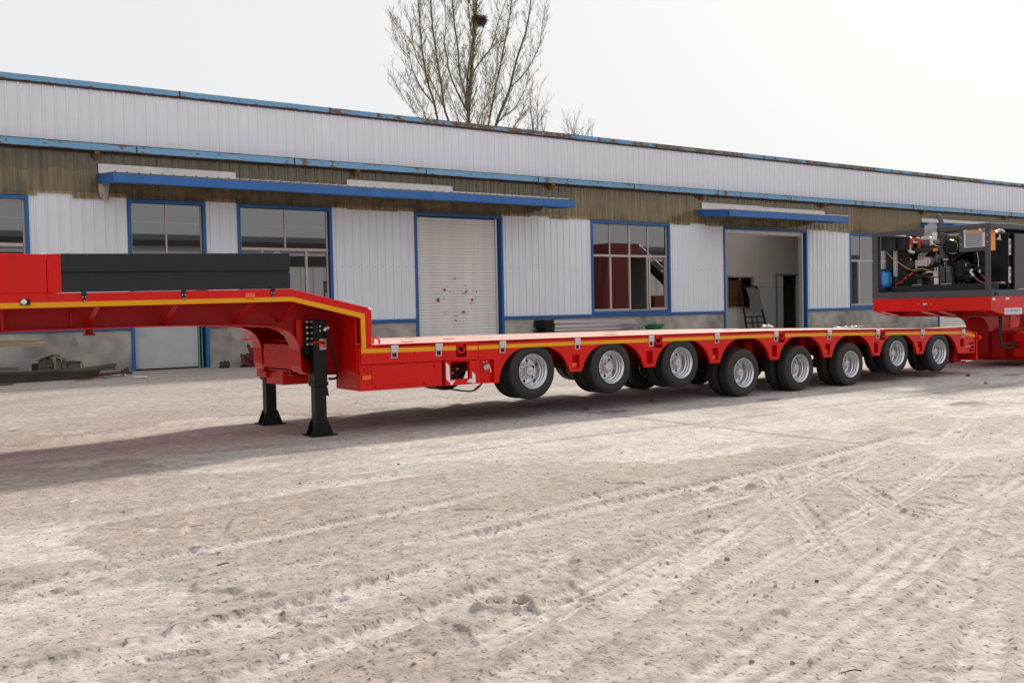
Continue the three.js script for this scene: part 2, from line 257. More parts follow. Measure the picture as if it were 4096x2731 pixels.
// loose clods and stones on the dirt
{
  const base = new THREE.IcosahedronGeometry(1, 1), p = base.attributes.position;
  for (let i = 0; i < p.count; i++) { const k = 0.75 + 0.5 * vnoise(p.getX(i) * 1.9 + 5, p.getY(i) * 1.9 + p.getZ(i) * 1.3, 4); p.setXYZ(i, p.getX(i) * k, p.getY(i) * k * 0.7, p.getZ(i) * k); }
  base.computeVertexNormals();
  const N = 2200, im = new THREE.InstancedMesh(base, std(L(0.5, 0.44, 0.39), 0.95), N), mt = new THREE.Matrix4(), q = new THREE.Quaternion(), c = new THREE.Color();
  for (let i = 0; i < N; i++) {
    let x, z; do { x = rr(-8, 9); z = rr(-6, 9.2); } while (rnd() > 0.12 + 0.9 * (1 - slabMask(x, z)) * sst(2.5, 5.5, z - 0.1 * x));
    const s = 0.0025 + 0.0095 * Math.pow(rnd(), 4);
    q.setFromEuler(new THREE.Euler(rr(0, 3), rr(0, 6), rr(0, 3))); mt.compose(V(x, groundAt(x, z)[0] + s * 0.3, z), q, V(s * rr(0.8, 1.6), s, s * rr(0.8, 1.4))); im.setMatrixAt(i, mt);
    const k = rr(0.8, 1.2); im.setColorAt(i, c.setRGB(k, k * 0.98, k * 0.96));
  }
  im.name = 'gravel'; im.castShadow = im.receiveShadow = true; im.userData = { kind: 'stuff', label: 'small loose stones and clods scattered over the dirt', category: 'gravel' }; scene.add(im);
}
// ------------------------------------------------------------------ workshop: local x along the front wall, z towards the yard
const shop = thing('workshop', 'long single-storey workshop of white ribbed sheeting with blue window and door frames behind the trailers', 'building', [0, 0, -17.488], -0.0117);
const XL = -16, XR = 76;
function ribbed(x0, w, y0, y1, z, pitch, ribH, phase = 0, flip = 1) { // ribbed metal sheet standing in the x-y plane
  const pts = []; const x1 = x0 + w, rw = 0.03; let r = Math.ceil((x0 - phase) / pitch - 1e-6) * pitch + phase; pts.push([x0, 0]);
  for (; r < x1 - 0.02; r += pitch) { if (r - rw > x0) pts.push([r - rw, 0]); pts.push([Math.max(x0, r - rw * 0.45), ribH]); pts.push([Math.min(x1, r + rw * 0.45), ribH]); if (r + rw < x1) pts.push([r + rw, 0]); }
  pts.push([x1, 0]); return sheet(pts.filter((p, i) => i === 0 || p[0] > pts[i - 1][0] + 1e-4).map((p) => [p[0], z + p[1] * flip]), y0, y1);
}
function sheet(pts, y0, y1) { // folded sheet 1.2 mm thick from a plan polyline [x, z]
  const P = [], q = (a, b, c, d) => P.push(...a, ...b, ...c, ...a, ...c, ...d), t = 0.0012;
  for (let i = 0; i < pts.length - 1; i++) {
    const [xa, za] = pts[i], [xb, zb] = pts[i + 1];
    q([xa, y0, za], [xb, y0, zb], [xb, y1, zb], [xa, y1, za]); q([xb, y0, zb - t], [xa, y0, za - t], [xa, y1, za - t], [xb, y1, zb - t]);
    q([xa, y0, za - t], [xb, y0, zb - t], [xb, y0, zb], [xa, y0, za]); q([xa, y1, za], [xb, y1, zb], [xb, y1, zb - t], [xa, y1, za - t]);
  }
  const g = new THREE.BufferGeometry(); g.setAttribute('position', new THREE.Float32BufferAttribute(P, 3)); g.computeVertexNormals(); return g;
}
// openings: x0, x1, y0, y1
const OPEN = [[-7.6, -3.6, 1.3, 4.82], [-1.1, 1.09, 0, 4.86], [2.03, 5.08, 1.3, 4.86], [8.05, 11.61, 0, 4.85], [15.66, 19.78, 1.3, 4.85], [22.87, 28.33, 0, 4.83], [31.41, 35.5, 1.3, 4.8], [38.75, 42.4, 0, 4.8], [46, 50, 1.3, 4.8], [54, 58, 1.3, 4.8], [62, 66, 0, 4.8]];
{ // plinth, rail, wall sheets between the openings
  const solid = (y) => { const r = []; let a = XL; for (const [x0, x1, y0] of OPEN) if (y > y0) { r.push([a, x0]); a = x1; } r.push([a, XR]); return r; };
  for (const [a, b] of solid(0.6)) {
    part('plinth_wall', bx(a, b, -0.3, 1.175, -0.24, 0), M.concrete, shop);
  }
  for (const [a, b] of solid(0.6)) part('sill_rail', [bx(a + 0.003, b - 0.003, 1.178, 1.295, -0.1, 0.045), bx(a + 0.003, b - 0.003, 1.19, 1.21, 0.045, 0.06)], M.blueFrame, shop);
  for (const [a, b] of solid(2)) { // sheets of three ribs each
    for (let x = a, k = 0; x < b - 0.02; k++) { const w = Math.min(0.87, b - x) < 0.87 && b - x < 0.87 ? b - x : (b - x < 1.1 ? b - x : 0.87); part('wall_sheet', ribbed(x, w, 1.29, 4.98, 0.004 + 0.002 * (k % 2), 0.29, 0.034, a + 0.145), M.panel, shop); x += w; }
    part('inner_wall', bx(a, b, 1.296, 4.95, -0.16, -0.012), M.inWall, shop);
  }
  // screw heads across the sheets
  const s = []; for (const [a, b] of solid(2)) for (let x = a + 0.04; x < b; x += 0.29) { s.push(bx(x - 0.009, x + 0.009, 3.01, 3.028, 0.006, 0.016)); s.push(bx(x - 0.008, x + 0.008, 1.335, 1.35, 0.006, 0.014)); }
  part('screw_heads', s, std(L(0.12, 0.11, 0.1), 0.5, 0.5), shop).userData.kind = 'stuff';
}
{ // amber translucent sheets above the openings
  const inOpen = (x) => OPEN.find(([a, b]) => x > a - 0.2 && x < b + 0.1);
  for (let x = XL, k = 0; x < XR - 0.1; x += 0.9, k++) {
    const o = inOpen(x + 0.45), y0 = o ? o[3] + 0.012 : 4.84 + 0.035 * ((k * 7) % 3) - (k % 5 === 0 ? 0.04 : 0);
    part('translucent_sheet', ribbed(x - 0.02, 0.94, y0, 6.13, 0.05 + 0.006 * (k % 2), x > 31 ? 0.1 : 0.3, 0.03, 0.05), M.frp, shop);
  }
  // backing boards and the dark attic behind them
  for (let x = XL, k = 0; x < XR; x += 1.8, k++) {
    const dark = x > 13 ? 0.12 : 0.5 + 0.12 * Math.sin(k * 2.3) + 0.1 * (k % 3);
    const top = 6.14 - dark, n = 6, pts = [[x, 4.96]]; pts.push([x + 1.795, 4.96]); for (let i = n; i >= 0; i--) pts.push([x + 1.795 * i / n, top + (hash(k, i, 9) - 0.5) * 0.16 * (x > 13 ? 0.4 : 1)]);
    part('backing_board', prism(pts, -0.06, -0.03), std(L(...mul([0.3, 0.27, 0.22], (x > 13 ? 1.3 : 0.75) + 0.35 * hash(k, 2, 1))), 0.8), shop);
  }
  part('attic_lining', bx(XL, XR, 4.96, 6.3, -0.16, -0.08), M.inDark, shop);
  for (let x = -1.9; x < XR; x += 7.8) part('rafter_end', prismX([[0.03, 6.1], [0.34, 6.08], [0.34, 6.02], [0.03, 5.86]], x - 0.06, x + 0.06), M.rust, shop);
}
{ // gutter and parapet
  let k = 0;
  for (let x = -0.87 - 4.62 * 4; x < XR; x += 4.62, k++) {
    const g = sub('gutter_section', shop);
    part('gutter_face', [bx(x + 0.008, x + 4.604, 6.1, 6.285, 0.33, 0.355)], M.gutterBlue[k % 2], g); part('gutter_trough', [bx(x + 0.008, x + 4.604, 6.085, 6.1, 0.03, 0.35), bx(x + 0.008, x + 4.604, 6.1, 6.28, 0.028, 0.04)], M.copeLip, g);
    part('gutter_lip', [bx(x + 0.008, x + 4.604, 6.286, 6.3, 0.31, 0.362)], M.copeLip, g); part('joint_strap', bx(x - 0.012, x + 0.018, 6.08, 6.302, 0.32, 0.366), M.copeLip, g);
  }
  const W = 0.888; k = 0;
  for (let x = -4.048 - W * 13 - 0.148; x < XR; x += W, k++) part('parapet_sheet', ribbed(x, W, 6.27, 7.8, 0.05 + 0.002 * (k % 2), 0.296, 0.036, -4.048), M.panelTop, shop);
  part('parapet_core', bx(XL, XR, 6.3, 7.95, -0.14, 0.035), M.panelTop, shop);
  k = 0;
  for (let x = 0.43 - 4.65 * 4; x < XR; x += 4.65, k++) {
    const g = sub('parapet_cap', shop), far = x > 4;
    part('cap_face', bx(x + 0.006, x + 4.644, 7.845, 8.0, -0.16, 0.11), far ? M.copeRust[k % 2] : M.copeBlue[0], g);
    part('cap_lip', [bx(x + 0.006, x + 4.644, 7.79, 7.842, 0.02, 0.1), bx(x - 0.02, x + 0.02, 7.8, 8.006, 0, 0.118)], M.copeLip, g);
  }
  for (const [a, b, c, d] of [[XL, 23, -22, -0.15], [30, XR, -22, -0.15], [23, 30, -22, -3.5], [23, 30, -1.1, -0.15]]) part('roof', bx(a + 0.001, b - 0.001, 6.32, 6.42, c, d), M.inWall, shop);
  part('added_skylight', bx(23, 30, 6.34, 6.35, -3.5, -1.1), phy(L(0.9, 0.9, 0.88), 0.7, { transmission: 0.85, thickness: 0 }), shop); part('side_wall', [bx(XL, XL + 0.2, 0, 6.32, -22, -0.25), bx(XR - 0.2, XR, 0, 6.32, -22, -0.25)], M.inWall, shop); part('back_wall', bx(XL, XR, 0, 6.3, -22.2, -22.01), M.inWall, shop);  // translucent roof panel added out of view to brighten the open doorway room
  part('floor', bx(XL, XR, -0.2, 0.015, -22, -0.25), M.inFloor, shop);
}
// blue surround of an opening
function surround(g, x0, x1, y0, y1, feet = false) {
  const w = 0.095; part('frame_member', [rb(x0, x1, y1 - w, y1, -0.17, 0.05, 0.004)], M.blueFrame, g);
  for (const x of [x0, x1 - w]) part('frame_member', rb(x, x + w, feet ? 0.005 : y0, y1 - w, -0.17, 0.05, 0.004), M.blueFrame, g);
  if (!feet) part('frame_member', rb(x0 + w, x1 - w, y0, y0 + w, -0.17, 0.055, 0.004), M.blueFrame, g);
}
function grid(g, xs, ys, w = 0.05, z0 = -0.12, z1 = -0.05) { for (const [x, a, b, ww] of xs) part('mullion', rb(x - (ww || w) / 2, x + (ww || w) / 2, a, b, z0, z1, 0.004), M.mull, g); for (const [y, a, b, hh] of ys) part('mullion', rb(a, b, y - (hh || w) / 2, y + (hh || w) / 2, z0, z1 + 0.004, 0.004), M.mull, g); }
const pane = (g, x0, x1, y0, y1, z = -0.085) => part('pane', bx(x0, x1, y0, y1, z - 0.002, z + 0.002), M.glass, g);
{
  let w = sub('window', shop, 'window at the left end with dark glass'); surround(w, -7.6, -3.6, 1.3, 4.82);
  grid(w, [[-3.72, 1.4, 4.72], [-7.48, 1.4, 4.72], [-5.6, 1.4, 4.72]], [[3.52, -7.45, -3.75, 0.09], [1.43, -7.45, -3.75], [4.7, -7.45, -3.75]]); for (const [a, b] of [[-7.45, -5.63], [-5.57, -3.75]]) { pane(w, a, b, 3.56, 4.68); pane(w, a, b, 1.45, 3.48); }
  w = sub('glazed_door', shop, 'blue framed doorway with a glazed top and a plain grey door leaf'); surround(w, -1.1, 1.09, 0, 4.86, true);
  grid(w, [[-0.03, 2.75, 4.76, 0.045], [-0.985, 2.75, 4.76, 0.03], [0.965, 2.75, 4.76, 0.04]], [[2.72, -1, 0.99, 0.08]]); pane(w, -0.97, -0.05, 2.76, 4.76); pane(w, -0.01, 0.945, 2.76, 4.76);
  part('door_leaf', [rb(-0.98, 0.8, 0.13, 2.66, -0.22, -0.14, 0.005), bx(-0.98, 0.8, 0.06, 0.128, -0.2, -0.15)], std(L(0.5, 0.525, 0.55), 0.6, 0, { map: dusty }), w); part('door_edge', [bx(0.81, 0.85, 0.02, 2.66, -0.2, -0.12), bx(0.9, 0.93, 0.02, 2.66, -0.16, -0.1)], std(L(0.12, 0.3, 0.27), 0.5), w);
  w = sub('window', shop, 'window with one pane papered white from inside'); surround(w, 2.03, 5.08, 1.3, 4.86);
  grid(w, [[3.545, 3.57, 4.75], [2.15, 1.4, 4.75, 0.03], [4.93, 1.4, 4.75, 0.05], [2.8, 1.4, 3.48, 0.06], [4.225, 1.4, 3.48, 0.07]], [[3.53, 2.13, 4.96, 0.085], [1.43, 2.13, 4.96]]); pane(w, 2.17, 3.52, 3.58, 4.75); pane(w, 3.57, 4.9, 3.58, 4.75); pane(w, 2.17, 2.77, 1.45, 3.48); pane(w, 2.83, 4.19, 1.45, 3.48, -0.1); pane(w, 4.26, 4.9, 1.45, 3.48);
  part('paper_blind', bx(2.12, 2.92, 3.57, 4.76, -0.128, -0.123), M.white, w); part('paper_blind', bx(2.13, 2.8, 3.3, 3.48, -0.128, -0.123), M.flash, w);
  w = sub('window', shop, 'eight-light window with one sash slid open'); surround(w, 15.66, 19.78, 1.3, 4.85);
  grid(w, [[15.775, 1.4, 4.76, 0.04], [19.65, 1.4, 4.76, 0.05], [16.66, 3.57, 4.75], [17.67, 1.4, 4.75, 0.075], [18.645, 3.57, 4.75], [16.68, 1.4, 3.5, 0.09], [18.6, 1.4, 3.5, 0.06], [18.72, 1.4, 3.5, 0.07], [19.56, 1.45, 3.48, 0.03]], [[3.535, 15.79, 19.63, 0.085], [1.435, 15.79, 17.65, 0.09], [1.415, 17.7, 18.6, 0.04], [1.45, 18.75, 19.6, 0.1]]);
  for (const [a, b] of [[15.8, 16.63], [16.69, 17.63], [17.71, 18.62], [18.67, 19.62]]) pane(w, a, b, 3.58, 4.75); pane(w, 15.8, 16.63, 1.48, 3.49); pane(w, 16.73, 17.63, 1.48, 3.49, -0.1); pane(w, 18.76, 19.54, 1.5, 3.48, -0.1);
  w = sub('window', shop, 'window partly hidden by the power pack'); surround(w, 31.41, 35.5, 1.3, 4.8);
  grid(w, [[31.52, 1.4, 4.7, 0.04], [35.38, 1.4, 4.7, 0.05], [32.38, 3.55, 4.7], [33.4, 1.4, 4.7, 0.08], [34.4, 3.55, 4.7], [32.25, 1.4, 3.48, 0.08], [34.4, 1.4, 3.48, 0.08]], [[3.52, 31.54, 35.36, 0.085], [1.43, 31.54, 35.36, 0.08]]);
  for (const [a, b] of [[31.54, 32.36], [32.41, 33.36], [33.44, 34.38], [34.43, 35.36]]) pane(w, a, b, 3.57, 4.69); pane(w, 32.3, 33.36, 1.47, 3.48); pane(w, 33.44, 34.36, 1.47, 3.48); pane(w, 34.44, 35.36, 1.47, 3.48);
  for (const a of [46, 54]) { w = sub('window', shop); surround(w, a, a + 4, 1.3, 4.8); grid(w, [[a + 2, 1.4, 4.7]], [[3.5, a + 0.1, a + 3.9]]); pane(w, a + 0.1, a + 1.97, 1.4, 3.47); pane(w, a + 2.03, a + 3.9, 1.4, 3.47); pane(w, a + 0.1, a + 1.97, 3.53, 4.7); pane(w, a + 2.03, a + 3.9, 3.53, 4.7); }
}
{ // roller shutters of separate slats
  const prof = [[0, 0], [0.009, 0.008], [0.013, 0.05], [0.009, 0.094], [0, 0.1]];
  function shutter(x0, x1, y1, yTop, y0) {
    const g = sub('roller_shutter', shop); surround(g, x0, x1, 0, y1, true);
    const a = x0 + 0.115, b = x1 - 0.24, sl = geo(prismX([...prof, [-0.006, 0.1], [-0.006, 0]].map(([z, y]) => [z, y]), a, b)); sl._done = true;
    let n = 0; for (let y = y0; y < yTop - 0.03; y += 0.1045, n++) { const m = part('slat', sl, M.slat, g); m.position.set(0, y, -0.13 + 0.0006 * ((n * 5) % 3)); }
    part('guide_rail', [bx(x1 - 0.25, x1 - 0.215, 0.005, y1 - 0.1, -0.16, -0.04), bx(x1 - 0.21, x1 - 0.1, 0.005, y1 - 0.1, -0.24, -0.172)], M.zinc, g); part('guide_rail', bx(x0 + 0.096, x0 + 0.114, 0.005, y1 - 0.1, -0.16, -0.06), M.zinc, g);
    part('shutter_box', bx(x0 + 0.1, x1 - 0.1, y1 - 0.1, y1 + 0.4, -0.75, -0.18), M.inDark, g); return g;
  }
  const g = shutter(8.05, 11.61, 4.85, 4.75, 0.02); g.userData.label = 'closed white roller shutter with torn red and white paper scraps stuck on it';
  // torn paper left from a round poster
  const S = (u, v) => [lerp(8.145, 11.365, (u - 205) / (1150 - 205)), lerp(4.75, 0.7, (v - 140) / (1530 - 140))], red = std(L(0.42, 0.05, 0.075), 0.85), pap = std(L(0.72, 0.7, 0.7), 0.85), gum = std(L(0.36, 0.35, 0.32), 0.9);
  const scrap = (u, v, w, h, m, lift = 0.02, k = 0) => { const [x, y] = S(u, v), n = 7, pts = []; for (let i = 0; i < n; i++) { const a = i / n * 6.283 + k, q = 0.6 + 0.5 * hash(i, u, v); pts.push([x + Math.cos(a) * w * q * 0.0034 * 0.5, y + Math.sin(a) * h * q * 0.0029 * 0.5]); } const t = prism(pts, -0.1, -0.098); const p = t.attributes.position; for (let i = 0; i < p.count; i++) p.setZ(i, p.getZ(i) + lift * Math.max(0, Math.sin((p.getX(i) - x) * 30 + k)) + 0.003 * k % 0.01); t.computeVertexNormals(); return part('paper_scrap', t, m, g); };
  scrap(762, 1015, 75, 100, pap, 0.03, 1); scrap(780, 1022, 36, 40, red, 0.05, 2); scrap(448, 1115, 42, 62, red, 0.03, 1); scrap(545, 1260, 62, 78, pap, 0.04, 2.2); scrap(850, 1120, 30, 40, red, 0.02, 1); scrap(745, 1260, 62, 30, red, 0.04, 0.4); scrap(765, 1263, 34, 18, pap, 0.05, 0.9); scrap(525, 995, 30, 42, red, 0.02, 0.7); scrap(650, 865, 28, 22, red, 0.02, 1.4); scrap(650, 1358, 28, 22, red, 0.02, 0.2);
  for (const [u, v, w, h] of [[595, 1016, 20, 22], [907, 1018, 18, 36], [518, 1096, 22, 18], [900, 1087, 18, 16], [655, 1307, 38, 14], [560, 955, 16, 16], [835, 1160, 40, 14], [635, 853, 12, 16], [445, 1033, 14, 14], [775, 948, 22, 16]]) scrap(u, v, w, h, gum, 0.0, 0.5);
  shutter(38.75, 42.4, 4.8, 4.7, 0.02).userData.label = 'white roller shutter half hidden behind the second trailer'; shutter(62, 66, 4.8, 4.7, 0.02);
  // open shutter: only the rolled-up bottom slats show
  const o = sub('roller_shutter', shop, 'rolled-up shutter over the open doorway'); surround(o, 22.87, 28.33, 0, 4.83, true);
  for (const y of [4.6, 4.7]) part('slat', prismX([...prof, [-0.006, 0.1], [-0.006, 0]].map(([z, q]) => [z - 0.13, q + y]), 22.97, 28.06), M.slat, o); part('bottom_bar', bx(22.97, 28.06, 4.56, 4.598, -0.15, -0.1), M.mull, o);
  part('guide_rail', [bx(28.06, 28.1, 0.005, 4.73, -0.17, -0.04), bx(28.11, 28.23, 0.005, 4.73, -0.3, -0.18)], M.zinc, o); part('shutter_box', bx(22.97, 28.23, 4.73, 5.2, -0.75, -0.18), M.inDark, o);
}
{ // partition seen through the open doorway
  const z = -4, g = sub('partition', shop, 'pale inner partition with a hatch and a doorway');
  const pw = (a, b, c, d) => part('partition_panel', bx(a, b, c, d, z - 0.1, z), M.inWall, g);
  pw(20.5, 27.45, 0.02, 6.3); pw(27.453, 29.3, 0.02, 1.42); pw(27.453, 29.3, 2.9, 6.3); pw(29.303, 29.73, 0.02, 6.3); pw(29.742, 30.99, 0.02, 6.3); pw(30.993, 32.9, 3.0, 6.3); pw(32.903, 37, 0.02, 6.3);
  part('hatch_frame', [bx(27.42, 29.33, 2.86, 2.93, z - 0.12, z + 0.03), bx(27.42, 29.33, 1.39, 1.44, z - 0.12, z + 0.05), bx(27.42, 27.48, 1.445, 2.855, z - 0.12, z + 0.03), bx(29.24, 29.3, 1.445, 2.855, z - 0.12, z + 0.03), bx(28.3, 28.37, 2.6, 2.855, z - 0.1, z + 0.02)], M.mull, g);
  part('inner_door_frame', [bx(30.94, 32.95, 2.98, 3.05, z - 0.13, z + 0.04), bx(30.94, 31.02, 0.02, 2.978, z - 0.13, z + 0.04)], std(L(0.25, 0.25, 0.24), 0.7), g);
  part('inner_door', [bx(31.05, 31.45, 0.03, 2.95, z + 0.0, z + 0.05), bx(32.55, 32.92, 0.03, 2.97, z - 0.06, z + 0.02)], M.inWall, g); part('inner_room_wall', [bx(20.5, 37, 0.02, 6.3, z - 6.2, z - 6)], M.inDark, g);
  for (const x of [20.3, 37]) part('cross_wall', bx(x, x + 0.2, 0.02, 6.3, -10, -0.26), M.inWall, shop);
  part('cable', pipe([[27.3, 3.0, z + 0.1], [28.6, 2.55, z + 0.15], [29.6, 2.42, z + 0.15], [30.9, 2.38, z + 0.15], [32.0, 2.5, z + 0.3], [33, 3.1, z + 0.3]], 0.008, 30, 4), M.blackMatt, g);
}
// canopies over the openings
function canopy(x0, x1, fl, label) {
  const g = sub('canopy', shop, label), D = 1.8, yw = 5.5, yf = 5.33;
  const pt = []; for (let x = x0, k = 0; x < x1 - 0.01; x += 0.9, k++) { // roof sheets, ribs running down the slope
    const w = Math.min(0.9, x1 - x), q = ribbed(x, w, 0, D, 0, 0.3, -0.035, x0 + 0.05); q.rotateX(Math.PI / 2); const a = Math.atan2(yw - yf, D); q.rotateX(a); q.translate(0, yw, 0.04); part('roof_sheet', q, M.flash, g);
  }
  part('fascia', [prismX([[D - 0.05, 5.055], [D + 0.01, 5.055], [D + 0.03, 5.075], [D + 0.03, 5.3], [D, 5.3], [D, 5.075], [D - 0.05, 5.075]], x0, x1)], M.blueCanopy, g);
  for (const x of [x0, x1 - 0.03]) part('end_fascia', prismX([[0.02, 5.49], [D - 0.053, 5.325], [D - 0.053, 5.06], [0.45, 5.16], [0.02, 5.26]], x, x + 0.03), M.blueCanopy, g);
  part('soffit_ribs', Array.from({ length: Math.floor((x1 - x0) / 1.5) + 1 }, (_, i) => bar([x0 + 0.2 + i * 1.5, 5.36, 0.08], [x0 + 0.2 + i * 1.5, 5.22, D - 0.05], 0.05, 0.05)), M.rust, g);
  for (const [a, b, y0, y1] of fl) part('flashing', prismX([[0.092, y1], [0.1, y1], [0.104, y0 + 0.02], [0.18, y0 - 0.02], [0.18, y0 - 0.035], [0.092, y0]], a, b), M.flash, g);
}
canopy(-1.84, 13.5, [[-1.84, 2.0, 5.53, 5.78], [2.004, 5.58, 5.53, 5.6], [5.6, 9.53, 5.53, 5.785], [9.534, 13.2, 5.53, 5.62]], 'long blue fascia canopy over the glazed door, window and shutter');
canopy(21.3, 28.9, [[21.54, 25.2, 5.53, 5.79], [25.204, 29.5, 5.53, 5.76]], 'short blue fascia canopy over the open doorway');
canopy(37.2, 45, [[37.2, 45, 5.53, 5.72]], 'blue fascia canopy behind the power pack');
part('torn_insulation', (() => { const g = new THREE.IcosahedronGeometry(0.16, 3), p = g.attributes.position; for (let i = 0; i < p.count; i++) { const k = 0.6 + 0.9 * vnoise(p.getX(i) * 18, p.getY(i) * 18 + p.getZ(i) * 12, 3); p.setXYZ(i, p.getX(i) * k * 0.7, p.getY(i) * k * 1.7, p.getZ(i) * k * 0.6); } g.computeVertexNormals(); g.translate(-1.72, 5.1, 0.12); return g; })(), std(L(0.5, 0.42, 0.38), 0.6), shop);

// things inside and against the workshop, placed in its own axes
const shopPoint = (x, y, z) => { const v = V(x, y, z).applyAxisAngle(V(0, 1, 0), -0.0117); return [v.x, v.y, v.z - 17.488]; };
{
  const t = thing('wooden_ladder', 'dark wooden ladder leaning on the pale partition inside the open doorway', 'ladder', shopPoint(28.8, 0.016, -3.4), -0.0117), tilt = [0, 2.45, -0.5];
  for (const [xa, xb] of [[-0.75, -0.65], [0.72, 0.5]]) part('rail', bar([xa * 1, 0, 0.1], [xb, 2.45, -0.42], 0.09, 0.06), M.darkTimber, t);
  for (const [k, w] of [[0.06, 0.08], [0.26, 0.05], [0.38, 0.06], [0.55, 0.05], [0.72, 0.06], [0.97, 0.09]]) part('rung', bar([-0.74 + 0.1 * k, 2.45 * k, 0.1 - 0.52 * k], [0.71 - 0.21 * k, 2.45 * k, 0.1 - 0.52 * k], w, 0.05), M.darkTimber, t);
  for (const x of [-0.25, 0.1]) part('slat', bar([x, 0.3, 0.04], [x + 0.02, 0.95, -0.1], 0.05, 0.04), M.darkTimber, t);
  part('rag', (() => { const g = new THREE.PlaneGeometry(0.95, 1.05, 14, 14), p = g.attributes.position; for (let i = 0; i < p.count; i++) { const x = p.getX(i), y = p.getY(i); p.setZ(i, 0.06 * Math.sin(x * 9 + y * 4) + 0.04 * vnoise(x * 6, y * 6, 2)); p.setY(i, y + 0.25 * (x > 0 ? -x : x * 0.4)); } g.computeVertexNormals(); g.rotateX(-0.2); g.translate(0.1, 1.85, -0.2); return g; })(), std(L(0.3, 0.27, 0.25), 0.9, 0, { side: THREE.DoubleSide }), t);
  const b = thing('plywood_board', 'reddish plywood board standing in the partition hatch beside the ladder', 'board', shopPoint(27.9, 1.445, -3.94), -0.0117); part('board', rb(-0.42, 0.46, 0, 1.28, -0.012, 0.012, 0.003), M.plywood, b);
}
// ------------------------------------------------------------------ red multi-axle lowbed trailer; near side on z = 0, far side on z = -2.85
const trailer = thing('lowbed_trailer', 'long red eight-axle lowbed trailer with yellow side stripe standing on black landing legs', 'trailer');
const FARZ = -2.85, SP = 1.4597;
const DK = [[-9, 1.131], [-2.6, 1.131], [0.8, 1.117], [2.4, 1.107], [3.7, 1.098], [5.2, 1.085], [6.6, 1.06], [8.07, 1.027], [9.6, 0.99], [11.02, 0.957], [12, 0.935]];
const deckY = (x) => { let i = 0; while (i < DK.length - 2 && x > DK[i + 1][0]) i++; const [a, b] = [DK[i], DK[i + 1]]; return lerp(a[1], b[1], (x - a[0]) / (b[0] - a[0])); };
const D = (x, r) => [x, deckY(x) + r]; // point at height r relative to the deck edge
const XC = (n) => n * SP + 0.05;
const ARCH = [[0, -0.105], [0.14, -0.108], [0.26, -0.13], [0.36, -0.17], [0.45, -0.228], [0.52, -0.3], [0.57, -0.38], [0.605, -0.46], [0.62, -0.5]];
const BRX = [-2.19, -1.535, -0.516, 0.807, 2.268, 3.73, 5.19, 6.653, 8.12, 9.596, 11.075];
const rect = (x0, x1, r0, r1) => [D(x0, r0), D(x1, r0), D(x1, r1), D(x0, r1)];
function topEdge(a, b, notch) { const p = []; const add = (x, r) => p.push(D(x, r)); add(a, -0.004); if (notch) { add(notch - 0.082, -0.004); add(notch - 0.082, -0.205); add(notch + 0.082, -0.205); add(notch + 0.082, -0.004); } else { add(lerp(a, b, 0.33), -0.004); add(lerp(a, b, 0.66), -0.004); } add(b, -0.004); return p; }
const inside = (x, a, b) => x > a && x < b;
const socketHoles = (a, b) => BRX.filter((x) => inside(x, a + 0.05, b - 0.05)).map((x) => rect(x - 0.032, x + 0.032, -0.175, -0.1));
const skirts = [];
for (let n = 0; n < 7; n++) { // side plate between two wheel arches
  const a = XC(n), b = XC(n + 1), c = (a + b) / 2, notch = n === 1 ? 2.43 : n === 3 ? 5.35 : n === 5 ? 8.29 : 0;
  const pts = [...topEdge(a + 0.001, b - 0.001, notch)]; for (const [h, r] of ARCH.slice(1)) pts.push(D(b - h, r)); for (const [h, r] of ARCH.slice(1).reverse()) pts.push(D(a + h, r));
  pts.push(D(a + 0.001, -0.105)); const bb = topEdge(0, 1); pts.splice(4 + (notch ? 2 : 0), 0, D(b - 0.001, -0.105));
  skirts.push(part('side_skirt', prism(pts, -0.05, 0, 0.003, [rect(c - 0.068, c + 0.068, -0.45, -0.255), ...socketHoles(a, b)]), M.red, trailer));
  part('skirt_pocket', [prism(rect(c - 0.08, c + 0.08, -0.47, -0.24), -0.1, -0.085), prism(rect(c - 0.082, c - 0.069, -0.47, -0.24), -0.084, -0.052), prism(rect(c + 0.069, c + 0.082, -0.47, -0.24), -0.084, -0.052)], M.red, trailer);
  if (n % 2 === 0) part('side_marker', prism(rect(c - 0.06, c + 0.06, -0.445, -0.37), -0.084, -0.05, 0.005), M.orange, trailer); else part('marker_socket', rod([c - 0.03, deckY(c) - 0.34, -0.085], [c - 0.03, deckY(c) - 0.34, -0.06], 0.012, 8), M.black, trailer);
}
